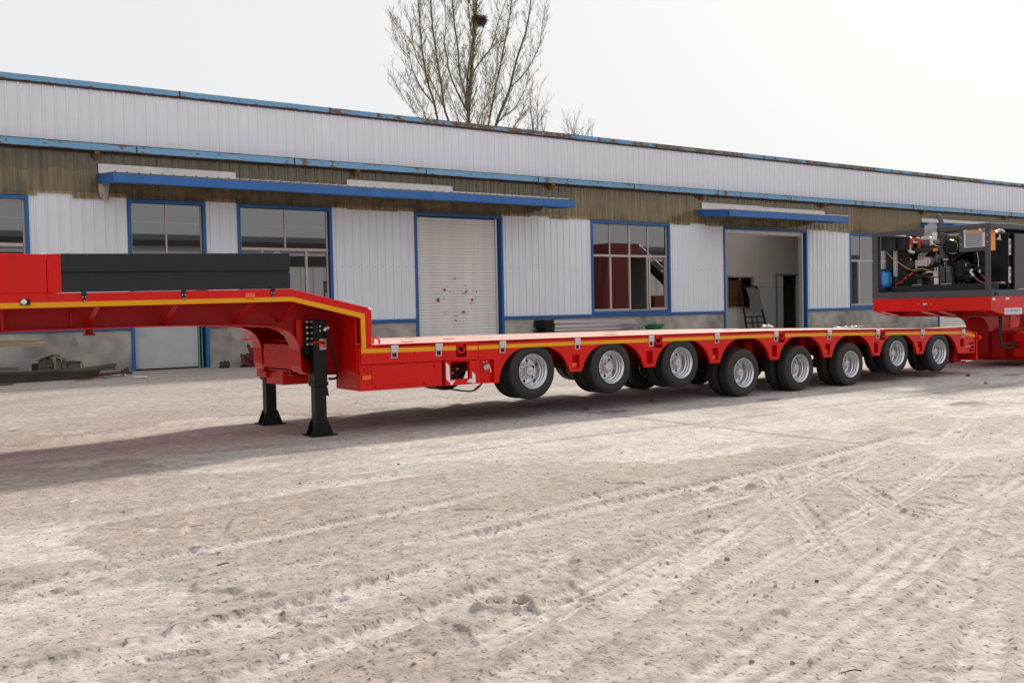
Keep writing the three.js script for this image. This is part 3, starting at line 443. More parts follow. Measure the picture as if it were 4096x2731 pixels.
{ // front side plates, tool box, step frame
  const sk = (name, pts, holes = [], z0 = -0.05, z1 = 0, b = 0.003) => part(name, prism(pts, z0, z1, b, holes), M.red, trailer);
  sk('side_skirt', [[-2.655, 1.128], [-2.655, 0.888], [-1.443, 0.882], [-1.443, 1.122]].reverse(), socketHoles(-2.6, -1.45));
  sk('side_skirt', [D(-1.437, -0.004), D(-1.262, -0.004), D(-1.262, -0.205), D(-1.098, -0.205), D(-1.098, -0.004), D(-0.915, -0.004), [-0.915, 0.872], [-1.437, 0.878]]);
  const A = ARCH.slice(1).reverse().map(([h, r]) => D(0.05 - h, r));
  sk('side_skirt', [D(-0.908, -0.004), D(0.049, -0.004), D(0.049, -0.105), ...ARCH.slice(1).map(([h, r]) => D(0.05 - h, r)), [-0.578, 0.548], [-0.6, 0.54], [-0.955, 0.55], [-0.955, 0.868], [-0.908, 0.87]], [[[-0.9, 0.56], [-0.655, 0.56], [-0.655, 0.862], [-0.9, 0.862]], ...socketHoles(-0.9, 0)]);
  part('valve_recess', [prism([[-0.91, 0.55], [-0.64, 0.55], [-0.64, 0.87], [-0.91, 0.87]], -0.075, -0.06), bx(-0.655, -0.645, 0.56, 0.862, -0.059, -0.051)], M.red, trailer);
  part('valve', [rod([-0.775, 0.76, -0.06], [-0.775, 0.76, -0.02], 0.036, 14), rod([-0.765, 0.785, -0.02], [-0.765, 0.785, 0.01], 0.02, 10), bar([-0.755, 0.79, 0.01], [-0.735, 0.69, 0.03], 0.026, 0.012), rod([-0.8, 0.835, -0.06], [-0.8, 0.835, -0.04], 0.01, 8), rod([-0.75, 0.838, -0.06], [-0.75, 0.838, -0.04], 0.01, 8)], M.zinc, trailer);
  // tool box
  const tb = sub('tool_box', trailer); part('box_shell', [prism([[-2.66, 0.556], [-1.478, 0.552], [-1.478, 0.876], [-2.66, 0.882]], -0.72, -0.012, 0.004)], M.red, tb); part('end_plate', bx(-2.672, -2.661, 0.57, 1.1, -0.7, -0.013), M.red, tb);
  const door = part('box_door', prism([[-2.508, 0.622], [-2.495, 0.612], [-1.625, 0.615], [-1.614, 0.625], [-1.616, 0.856], [-2.508, 0.862]], -0.011, -0.002, 0.002), M.red, tb); 
  for (const [x, y] of [[-2.42, 0.598], [-1.71, 0.598]]) part('hinge', [rb(x - 0.045, x + 0.045, y - 0.012, y + 0.008, -0.004, 0.012, 0.003), bx(x - 0.035, x + 0.035, y + 0.008, y + 0.03, -0.004, 0.004)], M.red, tb);
  for (const [x, y] of [[-2.575, 0.822], [-1.56, 0.82]]) part('latch', [rb(x - 0.042, x + 0.042, y - 0.016, y + 0.016, -0.01, 0.012, 0.003), bx(x - 0.02, x + 0.06 * (x < -2 ? 1 : -1), y - 0.006, y + 0.006, 0.012, 0.02)], M.red, tb);
  part('side_marker', rb(-2.648, -2.522, 0.693, 0.752, -0.012, 0.012, 0.008), M.orange, tb);
  // step frame with chevron tape
  const st = sub('step_frame', trailer); const z0 = -0.06, z1 = 0.004;
  part('frame', prism([[-1.44, 0.55], [-0.96, 0.55], [-0.96, 0.866], [-1.44, 0.872]], z0, z1, 0.003, [[[-1.352, 0.628], [-1.054, 0.626], [-1.054, 0.857], [-1.352, 0.86]]]), M.red, st);
  const tape = std(L(0.75, 0.75, 0.76), 0.35), tp = (pts) => part('reflective_tape', prism(pts, z1, z1 + 0.0015), tape, st);
  tp([[-1.427, 0.858], [-1.375, 0.81], [-1.37, 0.585], [-1.425, 0.64]]); tp([[-1.366, 0.614], [-1.29, 0.616], [-1.33, 0.56], [-1.366, 0.557]]); tp([[-1.1, 0.58], [-1.055, 0.62], [-1.01, 0.622], [-1.01, 0.57]].map(([x, y]) => [x - 0.01, y])); tp([[-1.018, 0.716], [-0.966, 0.672], [-0.966, 0.56], [-1.018, 0.562]]);
  part('step_hoses', [pipe([[-1.4, 0.8, -0.25], [-1.2, 0.76, -0.2], [-1.0, 0.8, -0.3]], 0.014, 16, 6), pipe([[-1.4, 0.72, -0.2], [-1.2, 0.68, -0.22], [-1.0, 0.73, -0.3]], 0.012, 16, 6), bx(-1.38, -1.02, 0.62, 0.7, -0.5, -0.3)], M.blackMatt, st); part('hose_fittings', [rod([-1.16, 0.75, -0.18], [-1.12, 0.755, -0.18], 0.015, 8), rod([-1.22, 0.7, -0.2], [-1.19, 0.7, -0.2], 0.014, 8)], M.zinc, st);
  part('air_hose', pipe([[-1.3, 0.5, -0.35], [-1.09, 0.455, -0.12], [-0.97, 0.444, -0.1], [-0.9, 0.46, -0.1], [-0.8, 0.52, -0.12], [-0.7, 0.6, -0.2]], 0.011, 24, 6), M.blackMatt, trailer); part('hose_coupling', rod([-0.92, 0.453, -0.1], [-0.82, 0.508, -0.115], 0.018, 8), M.redShaded, trailer);
  // tail end
  const A8 = XC(7); sk('side_skirt', [D(A8 + 0.001, -0.004), D(11.02, -0.004), [11.54, 0.862], [11.54, 0.432], [10.95, 0.44], ...ARCH.slice(1).reverse().map(([h, r]) => D(A8 + h, r)), D(A8 + 0.001, -0.105)], [rect(10.99, 11.12, -0.37, -0.22), ...socketHoles(10.9, 11.3), ...[0.61, 0.53, 0.465].map((y) => [[11.33, y], [11.5, y], [11.5, y + 0.04], [11.33, y + 0.04]])]);
  part('tail_back', prism([[10.95, 0.44], [11.54, 0.44], [11.54, 0.7], [10.95, 0.7]], -0.13, -0.09), M.redShaded, trailer); part('tail_marker', rb(11.0, 11.12, 0.5, 0.55, -0.088, -0.052, 0.006), M.orange, trailer);
  part('tail_plate', prismX([[0.02, 0.27], [0.02, 0.86], [-0.3, 0.9], [FARZ - 0.02, 0.9], [FARZ - 0.02, 0.27]], 11.56, 11.6), M.red, trailer); part('tail_lug', [rod([11.6, 0.75, 0.02], [11.68, 0.75, 0.02], 0.05, 12)], M.red, trailer);
  part('tail_spring', pipe(Array.from({ length: 40 }, (_, i) => [11.15 + i * 0.005, 0.56 + 0.014 * Math.cos(i * 1.4), 0.004 + 0.014 * Math.sin(i * 1.4)]), 0.004, 120, 4), M.zinc, trailer);
  part('rear_foot', [bx(11.14, 11.34, 0.27, 0.8, -0.36, -0.24), bx(11.05, 11.52, 0.23, 0.26, -0.42, -0.18), bar([11.36, 0.48, -0.3], [11.5, 0.28, -0.3], 0.06, 0.05)], M.redShaded, trailer);
}
for (const s of [...skirts]) { const c = new THREE.Mesh(s.geometry, M.red); c.name = 'side_skirt'; c.position.z = FARZ + 0.05; c.castShadow = c.receiveShadow = true; trailer.add(c); }
part('side_skirt', prism([[-2.655, 0.6], [-0.6, 0.6], D(-0.5, -0.25), D(0.05, -0.1), D(0.05, -0.004), [-2.655, 1.127]], FARZ, FARZ + 0.05), M.red, trailer);
// deck plates, one per bay
const bays = [-2.49, -1.44, -0.911, ...Array.from({ length: 8 }, (_, n) => XC(n)), 11.02];
for (let i = 0; i < bays.length - 1; i++) {
  const a = bays[i] + 0.002, b = bays[i + 1] - 0.002, n = 4, pts = []; for (let k = 0; k <= n; k++) pts.push(D(lerp(a, b, k / n), 0)); for (let k = n; k >= 0; k--) pts.push(D(lerp(a, b, k / n), -0.035));
  part('deck_plate', prism(pts.reverse(), FARZ + 0.055, -0.055, 0.004), M.redDeckGlare, trailer);
  for (const z of [-0.0, FARZ]) part('deck_edge', prism(pts.map(([x, y]) => [x, y]), z === 0 ? -0.053 : FARZ, z === 0 ? 0 : FARZ + 0.053, 0.004).translate(0, i ? 0.0 : 0.001, 0), M.red, trailer).visible = true;
}
part('deck_plate', prism([[11.024, 0.955], [11.53, 0.86], [11.53, 0.82], [11.024, 0.92]].reverse(), FARZ, -0.053), M.redDeckGlare, trailer);
for (const [x, z, w] of [[-1.7, -0.53, 0.14], [-0.78, -2.1, 0.1], [-0.67, -1.13, 0.14], [1.9, -0.5, 0.2], [3.1, -1.9, 0.2], [5.0, -0.9, 0.2], [6.9, -2.2, 0.25], [8.2, -2.4, 0.3], [9.7, -2.3, 0.3]]) part('deck_pocket', bx(x - w / 2, x + w / 2, deckY(x) - 0.002, deckY(x) + 0.006, z - 0.06, z + 0.06), M.redShaded, trailer);
for (const z of [-0.95, -1.9]) for (let i = 1; i < bays.length - 1; i++) part('deck_batten', prism([D(bays[i] + 0.05, 0.001), D(bays[i + 1] - 0.05, 0.001), D(bays[i + 1] - 0.05, 0.005), D(bays[i] + 0.05, 0.005)], z - 0.02, z + 0.02), M.redDeckGlare, trailer);
// outrigger sockets with grey covers, lashing rings
for (const x of BRX) {
  const g = sub('outrigger_socket', trailer), y = deckY(x);
  part('cover', rb(x - 0.052, x + 0.052, y - 0.112, y - 0.016, 0.002, 0.03, 0.011), M.coverGrey, g);
  part('socket', [rb(x - 0.044, x - 0.033, y - 0.178, y - 0.1, -0.12, 0.012, 0.003), rb(x + 0.033, x + 0.044, y - 0.178, y - 0.1, -0.12, 0.012, 0.003), rb(x - 0.033, x + 0.033, y - 0.178, y - 0.168, -0.12, 0.012, 0.003), rb(x - 0.033, x + 0.033, y - 0.11, y - 0.1, -0.12, 0.012, 0.003)], M.coverGrey, g);
}
for (const x of [-1.18, 2.43, 5.35, 8.29]) {
  const g = sub('lashing_ring', trailer), y = deckY(x); part('ring', pipe([[x - 0.05, y - 0.02, -0.045], [x - 0.055, y - 0.1, -0.01], [x - 0.03, y - 0.145, 0.006], [x + 0.01, y - 0.15, 0.008], [x + 0.045, y - 0.12, 0], [x + 0.05, y - 0.03, -0.04]], 0.013, 32, 8), M.red, g);
  part('lug', [rod([x - 0.08, y - 0.02, -0.05], [x + 0.08, y - 0.02, -0.05], 0.022, 10), rb(x - 0.05, x + 0.03, y - 0.07, y + 0.003, -0.045, -0.005, 0.01)], M.red, g); part('pocket', [prism(rect(x - 0.082, x + 0.082, -0.22, -0.04), -0.11, -0.1)], M.redShaded, g);
}
part('lashing_ring', pipe([[-2.3, 1.13, -0.35], [-2.3, 1.19, -0.35], [-2.26, 1.212, -0.35], [-2.22, 1.18, -0.35], [-2.215, 1.13, -0.35]], 0.014, 24, 8), M.red, trailer);
// reflective yellow tape
function stripeSeg(a, b) { const n = Math.max(1, Math.round((b - a) / 1.2)), p = []; for (let i = 0; i <= n; i++) p.push(D(lerp(a, b, i / n), -0.062)); for (let i = n; i >= 0; i--) p.push(D(lerp(a, b, i / n), -0.115)); part('yellow_stripe', prism(p.reverse(), 0.0005, 0.002), M.yellow, trailer); }
{ const cuts = [-0.905, 0.1, 1.05, 2.345, 2.516, 3.4, 4.4, 5.262, 5.438, 6.6, 7.6, 8.2, 8.375, 9.3, 10.2, 11.02]; for (let i = 0; i < cuts.length - 1; i++) if (![2.345, 5.262, 8.2].includes(cuts[i])) stripeSeg(cuts[i] + 0.001, cuts[i + 1] - 0.001); }
part('yellow_stripe', prism([[-2.65, 1.086], [-2.65, 1.03], [-1.264, 1.012], [-1.264, 1.068], [-2.584, 1.083]].reverse(), 0.0005, 0.002), M.yellow, trailer); part('yellow_stripe', prism([[-1.096, 1.06], [-1.096, 1.008], [-0.918, 1.006], [-0.918, 1.058]].reverse(), 0.0005, 0.002), M.yellow, trailer);
part('yellow_stripe', prism([[11.022, 0.895], [11.022, 0.843], [11.54, 0.755], [11.54, 0.81]].reverse(), 0.0005, 0.002), M.yellow, trailer);
// running gear
for (const z of [-0.95, -1.9]) part('main_beam', [prism([[-3.2, 0.76], [11.3, 0.5], [11.3, 0.86], [5, 0.98], [-3.2, 1.08]], z - 0.01, z + 0.01), prism([[-3.2, 0.74], [11.3, 0.48], [11.3, 0.5], [-3.2, 0.76]], z - 0.1, z + 0.1)], M.redShaded, trailer);
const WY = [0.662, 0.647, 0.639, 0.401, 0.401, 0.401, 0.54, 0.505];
for (let n = 0; n < 7; n++) part('cross_member', bx(XC(n) + 0.68, XC(n) + 0.78, deckY(XC(n)) - 0.3, deckY(XC(n)) - 0.05, FARZ + 0.2, -0.2), M.redShaded, trailer);
const tyreGeo = (() => { const g = lathe([[0.243, 0.2], [0.255, 0.208], [0.3, 0.222], [0.352, 0.216], [0.385, 0.2], [0.397, 0.182], [0.3995, 0.16], [0.4, 0.15], [0.4, 0.141], [0.394, 0.14], [0.394, 0.134], [0.4, 0.133], [0.4, 0.115], [0.394, 0.114], [0.394, 0.108], [0.4, 0.107], [0.4, 0.089], [0.394, 0.088], [0.394, 0.082], [0.4, 0.081], [0.4, 0.06], [0.397, 0.04], [0.385, 0.022], [0.352, 0.006], [0.3, 0], [0.255, 0.014], [0.243, 0.022]].reverse(), 56); g.rotateX(Math.PI / 2); g.translate(0, 0, -0.222); return toCreasedNormals(g, 0.5); })();
const rimGeo = (() => {
  const g = lathe([[0.246, 0], [0.2465, 0.006], [0.242, 0.01], [0.236, 0.006], [0.231, -0.006], [0.221, -0.016], [0.218, -0.045], [0.209, -0.055], [0.205, -0.09], [0.194, -0.1], [0.19, -0.15], [0.185, -0.172], [0.176, -0.182], [0.17, -0.184]].reverse(), 48); g.rotateX(Math.PI / 2);
  const c = new THREE.Shape(); c.absarc(0, 0, 0.172, 0, Math.PI * 2); for (let i = 0; i < 6; i++) { const a = i / 6 * 6.2832 + 0.35, h = new THREE.Path(); h.absarc(Math.cos(a) * 0.146, Math.sin(a) * 0.146, 0.023, 0, 6.2832, true); c.holes.push(h); }
  const d = new THREE.ExtrudeGeometry(c, { depth: 0.012, bevelEnabled: false, curveSegments: 24 }); d.translate(0, 0, -0.195);
  return [toCreasedNormals(strip(g), 0.5), d];
})();
const hubGeo = (() => { const g = lathe([[0.0, 0.0], [0.05, 0], [0.06, -0.006], [0.066, -0.03], [0.07, -0.034], [0.074, -0.075], [0.084, -0.078], [0.086, -0.09], [0.116, -0.094], [0.119, -0.1], [0.119, -0.13]].reverse(), 32); g.rotateX(Math.PI / 2); g.translate(0, 0, -0.052); const hex = new THREE.CylinderGeometry(0.08, 0.08, 0.022, 6); hex.rotateX(Math.PI / 2); hex.translate(0, 0, -0.095); const nuts = []; for (let i = 0; i < 10; i++) { const a = i / 10 * 6.2832 + 0.2; nuts.push(rod([Math.cos(a) * 0.103, Math.sin(a) * 0.103, -0.148], [Math.cos(a) * 0.103, Math.sin(a) * 0.103, -0.115], 0.011, 6)); } return [toCreasedNormals(strip(g), 0.6), hex, ...nuts]; })();
const hubText = (() => { const c = document.createElement('canvas'); c.width = c.height = 128; const x = c.getContext('2d'); x.fillStyle = '#c9c2c6'; x.fillRect(0, 0, 128, 128); x.fillStyle = '#6b6468'; x.font = 'bold 46px sans-serif'; x.textAlign = 'center'; x.textBaseline = 'middle'; x.fillText('CTC', 64, 66); const t = new THREE.CanvasTexture(c); t.colorSpace = THREE.SRGBColorSpace; return t; })();
const hubFaceMat = std(0xffffff, 0.4, 0.4, { map: hubText });
const TG = geo(tyreGeo); TG._done = true; const RG = geo(rimGeo); RG._done = true; const HG = geo(hubGeo); HG._done = true; const FG = new THREE.CircleGeometry(0.047, 20); FG._done = true; FG.translate(0, 0, -0.0505);
function wheel(n, z, face, spin) {
  const g = sub('wheel', trailer); g.position.set(n * SP + 0.02, WY[n], z); g.rotation.y = face;
  const s = new THREE.Group();
  for (const dz of [0.0, -0.285]) { const t = part('tyre', TG, n > 2 && n < 6 ? M.roadRubber : M.rubber, g); t.position.z = dz; t.rotation.z = spin; const r = part('rim', RG, M.rim, g); r.rotation.z = spin + dz; r.position.z = dz === 0 ? -0.012 : -0.29; }
  part('hub', HG, M.hub, g).position.z = -0.02; part('hub_face', FG, hubFaceMat, g).position.z = -0.02; g.children.at(-1).rotation.z = spin * 3;
  part('brake_drum', rod([0, 0, -0.215], [0, 0, -0.5], 0.165, 24), M.blackMatt, g);
}
for (let n = 0; n < 8; n++) {
  wheel(n, -0.012, 0, n * 1.37); wheel(n, FARZ + 0.012, Math.PI, n * 0.9);
  const x = n * SP + 0.02, y = WY[n], yd = deckY(x);
  part('axle', rod([x, y, -0.45], [x, y, FARZ + 0.45], 0.065, 14), M.blackMatt, trailer);
  for (const [a, b] of [[-0.86, -0.66], [-2.19, -1.99]]) part('suspension_arm', prism([[x - 0.06, y - 0.08], [x + 0.08, y - 0.1], [x + 0.55, yd - 0.34], [x + 0.6, yd - 0.06], [x + 0.42, yd - 0.06], [x + 0.02, y + 0.1]], a, b), M.redShaded, trailer);
  part('skirt_gusset', prism([[x + 0.44, yd - 0.05], [x + 0.62, yd - 0.05], [x + 0.6, yd - 0.46], [x + 0.5, yd - 0.52], [x + 0.42, yd - 0.45]], -0.4, -0.36), M.redShaded, trailer);
}
// gooseneck
{
  const gn = trailer, yT = (x) => (x > -3.55 ? lerp(1.834, 1.594, (x + 3.55) / 1.026) : 1.8785 + 0.0125 * x), X0 = -6.19;
  const fas = [[X0, 1.652], [-3.55, 1.686], [-2.652, 1.469], [-2.645, 1.13], [-2.497, 1.13], [-2.493, 1.54], [-2.5, 1.572], [-2.525, 1.594], [-3.55, 1.834], [X0, 1.801]];
  part('gooseneck_fascia', prism(fas, -0.06, 0, 0.004), M.red, gn); part('gooseneck_fascia', prism(fas, FARZ, FARZ + 0.06, 0.004), M.red, gn);
  part('step_end_plate', bx(-2.5, -2.47, 1.135, 1.56, FARZ + 0.065, -0.065), M.red, gn);
  part('yellow_stripe', prism([[X0, 1.708], [X0, 1.654], [-3.546, 1.688], [-2.648, 1.471], [-2.643, 1.089], [-2.585, 1.089], [-2.589, 1.52], [-3.537, 1.741]].reverse(), 0.0005, 0.002), M.yellow, gn);
  // tapering front end, turned inward
  const tp = sub('tapered_front', gn); tp.position.set(X0, 0, 0); tp.rotation.y = 0.3;
  const back = (x) => x - X0; part('front_fascia', prism([[-2.6, 1.62], [0, 1.652], [0, 1.801], [-2.6, 1.768]], -0.06, 0, 0.003), M.red, tp); part('yellow_stripe', prism([[-2.6, 1.676], [-2.6, 1.622], [-0.001, 1.654], [-0.001, 1.708]].reverse(), 0.0005, 0.002), M.yellow, tp);
  part('front_box', [prism([[-2.6, 1.77], [-0.002, 1.803], [-0.002, 2.203], [-2.6, 2.17]], -0.03, -0.002, 0.006)], M.red, tp);
  part('corner_post', prism([[X0, 1.803], [-6.06, 1.806], [-6.06, 2.211], [X0, 2.205]], -0.035, -0.001, 0.005), M.red, gn);
  part('box_walls', [bx(-6.09, -6.06, 1.81, 2.2, FARZ + 0.1, -0.036), prism([[-8.7, 1.77], [-6.06, 1.806], [-6.06, 2.21], [-8.7, 2.17]], FARZ + 0.1, FARZ + 0.13)], M.red, gn); part('box_lid', prism([[-8.6, 2.165], [-6.065, 2.2], [-6.065, 2.19], [-8.6, 2.155]], FARZ + 0.1, -0.6), M.red, gn);
  part('front_lamp_base', rb(0.08 - 0.365, 0.08 - 0.27, 1.682, 1.745, 0.003, 0.02, 0.004), M.black, tp); part('front_lamp', at(new THREE.SphereGeometry(0.03, 16, 10), 0.08 - 0.338, 1.713, 0.018), M.white, tp);
  part('neck_deck', prism([[-8.6, 1.75], [-3.55, 1.8], [-2.53, 1.56], [-2.53, 1.53], [-3.55, 1.77], [-8.6, 1.72]].reverse(), FARZ + 0.062, -0.062), M.red, gn);
  for (const [x, y] of [[-4.054, 1.76]]) part('side_marker', rb(x - 0.06, x + 0.06, y - 0.031, y + 0.031, 0.003, 0.022, 0.01), M.orange, gn);
  // dark side boards
  const sb = sub('side_board', gn); const top = (x) => lerp(2.211, 2.258, (x + 6.05) / 2.5), bot = (x) => lerp(1.808, 1.84, (x + 6.05) / 2.5), mid = (x) => lerp(2.013, 2.04, (x + 6.05) / 2.5);
  for (const [lo, hi, d0, d1] of [[bot, mid, 0.002, -0.006], [mid, top, 0.006, 0]]) part('board', prism([[-6.052, lo(-6.05) + d0], [-3.553, lo(-3.55) + d0], [-3.553, hi(-3.55) + d1], [-6.052, hi(-6.05) + d1]], -0.042, -0.004, 0.004), M.board, sb); part('board_back', prism([[-6.05, bot(-6.05) + 0.01], [-3.555, bot(-3.55) + 0.01], [-3.555, top(-3.55) - 0.01], [-6.05, top(-6.05) - 0.01]], -0.06, -0.043), M.board, sb); part('board_rib', prism([[-6.0, mid(-6) - 0.012], [-3.6, mid(-3.6) - 0.012], [-3.6, mid(-3.6) - 0.004], [-6.0, mid(-6) - 0.004]], -0.005, 0.002), M.board, sb);
  for (const x of [-5.844, -4.812, -3.78]) part('hinge', [prism([[x - 0.025, bot(x) + 0.03], [x - 0.025, bot(x) - 0.035], [x - 0.01, bot(x) - 0.1], [x + 0.01, bot(x) - 0.1], [x + 0.025, bot(x) - 0.035], [x + 0.025, bot(x) + 0.03]].reverse(), 0.002, 0.012, 0.003)], M.board, sb), part('bolt', [[-0.014, -0.05], [0.014, -0.05], [0, -0.088]].map(([a, b]) => rod([x + a, bot(x) + b, 0.012], [x + a, bot(x) + b, 0.017], 0.006, 6)), M.zinc, sb);
  part('board_clip', [pipe([[-6.02, top(-6), -0.02], [-5.99, top(-6) + 0.008, -0.02], [-5.95, top(-6) + 0.012, -0.02]], 0.004, 8, 4), pipe([[-3.75, top(-3.7), -0.02], [-3.71, top(-3.7) + 0.012, -0.02], [-3.66, top(-3.7) + 0.004, -0.02]], 0.004, 8, 4)], M.zinc, sb);
  // two neck beams with curved lower flange
  const curve = [[-8.6, 1.395], [-6.57, 1.42], [-5.2, 1.436], [-4.72, 1.437], [-4.181, 1.424], [-3.829, 1.41], [-3.6, 1.392], [-3.502, 1.376], [-3.4, 1.338], [-3.318, 1.268], [-3.262, 1.17], [-3.24, 1.09], [-3.237, 0.879], [-3.215, 0.815], [-3.161, 0.79], [-2.9, 0.775]];
  for (const [za, zb, zw] of [[-0.8, -0.5, -0.62], [-2.1, -1.8, -1.97]]) {
    part('neck_web', prism([...curve, [-2.69, 0.77], [-2.69, 1.5], [-3.5, 1.755], [-8.6, 1.7]], zw - 0.008, zw + 0.008), M.redShaded, gn);
    const off = curve.map(([x, y], i) => { const a = curve[Math.max(0, i - 1)], b = curve[Math.min(curve.length - 1, i + 1)], dx = b[0] - a[0], dy = b[1] - a[1], l = Math.hypot(dx, dy); return [x + dy / l * 0.016, y - dx / l * 0.016]; });
    const g = prism([...curve, ...off.reverse()].reverse(), za, zb); part('neck_flange', g, M.red, gn);
  }
  part('cross_plate', [bx(-3.235, -3.215, 0.83, 1.13, -1.79, -0.62), bx(-3.235, -2.7, 1.13, 1.145, -1.79, -0.62), bx(-3.18, -2.7, 0.79, 0.805, -1.79, -0.62)], M.red, gn);
  for (const [x, x2] of [[-5.72, -5.85], [-4.9, -5.06], [-4.05, -4.2], [-3.5, -3.7]]) part('outer_gusset', (() => { const g = new THREE.BufferGeometry(), a = [x, 1.665, -0.08], b = [x, 1.45, -0.6], w = 0.055; const P = [[a[0], a[1], a[2]], [a[0] + w, a[1], a[2]], [b[0] + w, b[1], b[2]], [b[0], b[1], b[2]]], q = [...P[0], ...P[1], ...P[2], ...P[0], ...P[2], ...P[3]]; const P2 = P.map((p) => [p[0], p[1] - 0.008, p[2] - 0.004]); q.push(...P2[0], ...P2[2], ...P2[1], ...P2[0], ...P2[3], ...P2[2]); g.setAttribute('position', new THREE.Float32BufferAttribute(q, 3)); g.computeVertexNormals(); return g; })(), M.red, gn);
  part('web_post', [bx(-6.565, -6.54, 1.425, 1.66, -0.6, -0.5), bx(-5.875, -5.86, 1.44, 1.6, -0.61, -0.57)], M.red, gn);
  part('king_pin_ring', [rod([-5.54, 1.345, -1.3], [-5.54, 1.43, -1.3], 0.045, 14), rod([-5.54, 1.335, -1.3], [-5.54, 1.352, -1.3], 0.07, 14)], M.redShaded, gn);
  part('under_box', rb(-3.12, -2.7, 0.59, 0.785, -2.0, -1.4, 0.006), M.red, gn); part('end_bulkhead', bx(-2.69, -2.67, 0.76, 1.5, FARZ + 0.07, -0.07), M.red, gn);
  part('bracket', [bx(-3.16, -2.95, 0.67, 0.78, -2.25, -1.9), bx(-3.1, -2.95, 0.7, 0.785, -0.6, -0.45)], M.red, gn);
  part('cross_tube', (() => { const s = new THREE.Shape(); s.absarc(0, 0, 0.029, 0, 6.2832); const h = new THREE.Path(); h.absarc(0, 0, 0.02, 0, 6.2832, true); s.holes.push(h); const g = new THREE.ExtrudeGeometry(s, { depth: 2.85, bevelEnabled: false, curveSegments: 14 }); g.translate(-3.1, 1.178, -2.97); return g; })(), M.red, gn);
  // landing legs
  for (const [zc, near] of [[-0.46, true], [-2.13, false]]) {
    const g = sub('landing_leg', gn), xc = -3.03, w = 0.088;
    part('outer_tube', rb(xc - w, xc + w, 0.62, 1.455, zc - w, zc + w, 0.012), M.black, g); part('collar', rb(xc - w - 0.008, xc + w + 0.008, 0.63, 0.68, zc - w - 0.008, zc + w + 0.008, 0.006), M.black, g);
    part('inner_tube', rb(xc - 0.074, xc + 0.074, 0.03, 0.62, zc - 0.074, zc + 0.074, 0.01), M.black, g);
    const f = sub('foot', g); f.name = 'foot';
    part('foot', [bx(xc - 0.17, xc + 0.17, 0.006, 0.02, zc - 0.165, zc + 0.165)], M.black, g); part('foot_gusset', [prism([[xc - 0.15, 0.02], [xc + 0.15, 0.02], [xc + 0.078, 0.2], [xc - 0.078, 0.2]], zc + 0.074, zc + 0.088), prism([[xc - 0.15, 0.02], [xc + 0.15, 0.02], [xc + 0.078, 0.2], [xc - 0.078, 0.2]], zc - 0.088, zc - 0.074), rod([xc, 0.155, zc - 0.1], [xc, 0.155, zc + 0.1], 0.022, 14)], M.black, g); g.remove(f);
    if (!near) continue;
    part('mounting_plate', [rb(xc - 0.15, xc - 0.09, 1.02, 1.45, zc - 0.15, zc - 0.02, 0.004), rb(xc - 0.12, xc + 0.1, 0.95, 1.45, zc - 0.15, zc - w - 0.002, 0.004)], M.black, g); part('mount_flange', bx(-3.26, -3.17, 1.12, 1.46, -0.6, -0.56), M.red, g); const bolts = []; for (let i = 0; i < 5; i++) for (const x of [-3.165, -3.125]) bolts.push(rod([x + 0.005, 1.435 - i * 0.07, zc - 0.02], [x + 0.005, 1.435 - i * 0.07, zc + 0.0 + (x > -3.13 ? 0.06 : 0)], 0.013, 6)); bolts.push(rod([xc, 1.375, zc + w], [xc, 1.375, zc + w + 0.012], 0.011, 6), rod([xc, 1.322, zc + w], [xc, 1.322, zc + w + 0.012], 0.011, 6)); part('bolts', bolts, M.zinc, g);
    part('gear_cap', rod([xc + 0.02, 1.42, zc + w], [xc + 0.02, 1.42, zc + w + 0.01], 0.028, 16), M.black, g); part('crank_shaft', [rod([xc + 0.045, 1.335, zc + w], [xc + 0.045, 1.335, zc + w + 0.06], 0.02, 10), rod([xc + 0.05, 1.345, zc + 0.12], [xc + 0.1, 1.36, zc + 0.12], 0.03, 10)], M.zinc, g);
    part('crank_handle', pipe([[-2.955, 1.36, zc + 0.13], [-2.957, 1.3, zc + 0.14], [-2.89, 1.05, zc + 0.13], [-2.825, 0.79, zc + 0.12], [-2.825, 0.735, zc + 0.12], [-2.86, 0.715, zc + 0.12], [-2.94, 0.715, zc + 0.11]], 0.016, 40, 8), M.black, g);
    const c = document.createElement('canvas'); c.width = 96; c.height = 144; const x = c.getContext('2d'); x.fillStyle = '#e8e2e6'; x.fillRect(0, 0, 96, 144); x.fillStyle = '#b5123a'; x.fillRect(5, 5, 86, 134); x.fillStyle = '#f3e8ea'; x.fillRect(14, 14, 40, 7); x.fillRect(14, 26, 66, 4); x.fillRect(14, 36, 66, 12); x.fillRect(14, 120, 68, 10); for (let i = 0; i < 6; i++) x.fillRect(14, 56 + i * 9, 38, 3); const t = new THREE.CanvasTexture(c); t.colorSpace = THREE.SRGBColorSpace;
    const st = new THREE.PlaneGeometry(0.088, 0.13); st._done = true; const m = part('sticker', st, std(0xffffff, 0.4, 0, { map: t }), g); m.position.set(xc + 0.035, 1.15, zc + w + 0.0015);
    part('leg_flap', prism([[xc + 0.09, 0.5], [xc + 0.13, 0.49], [xc + 0.11, 0.6], [xc + 0.09, 0.62]], zc - 0.03, zc + 0.03), M.black, g);
  }
}
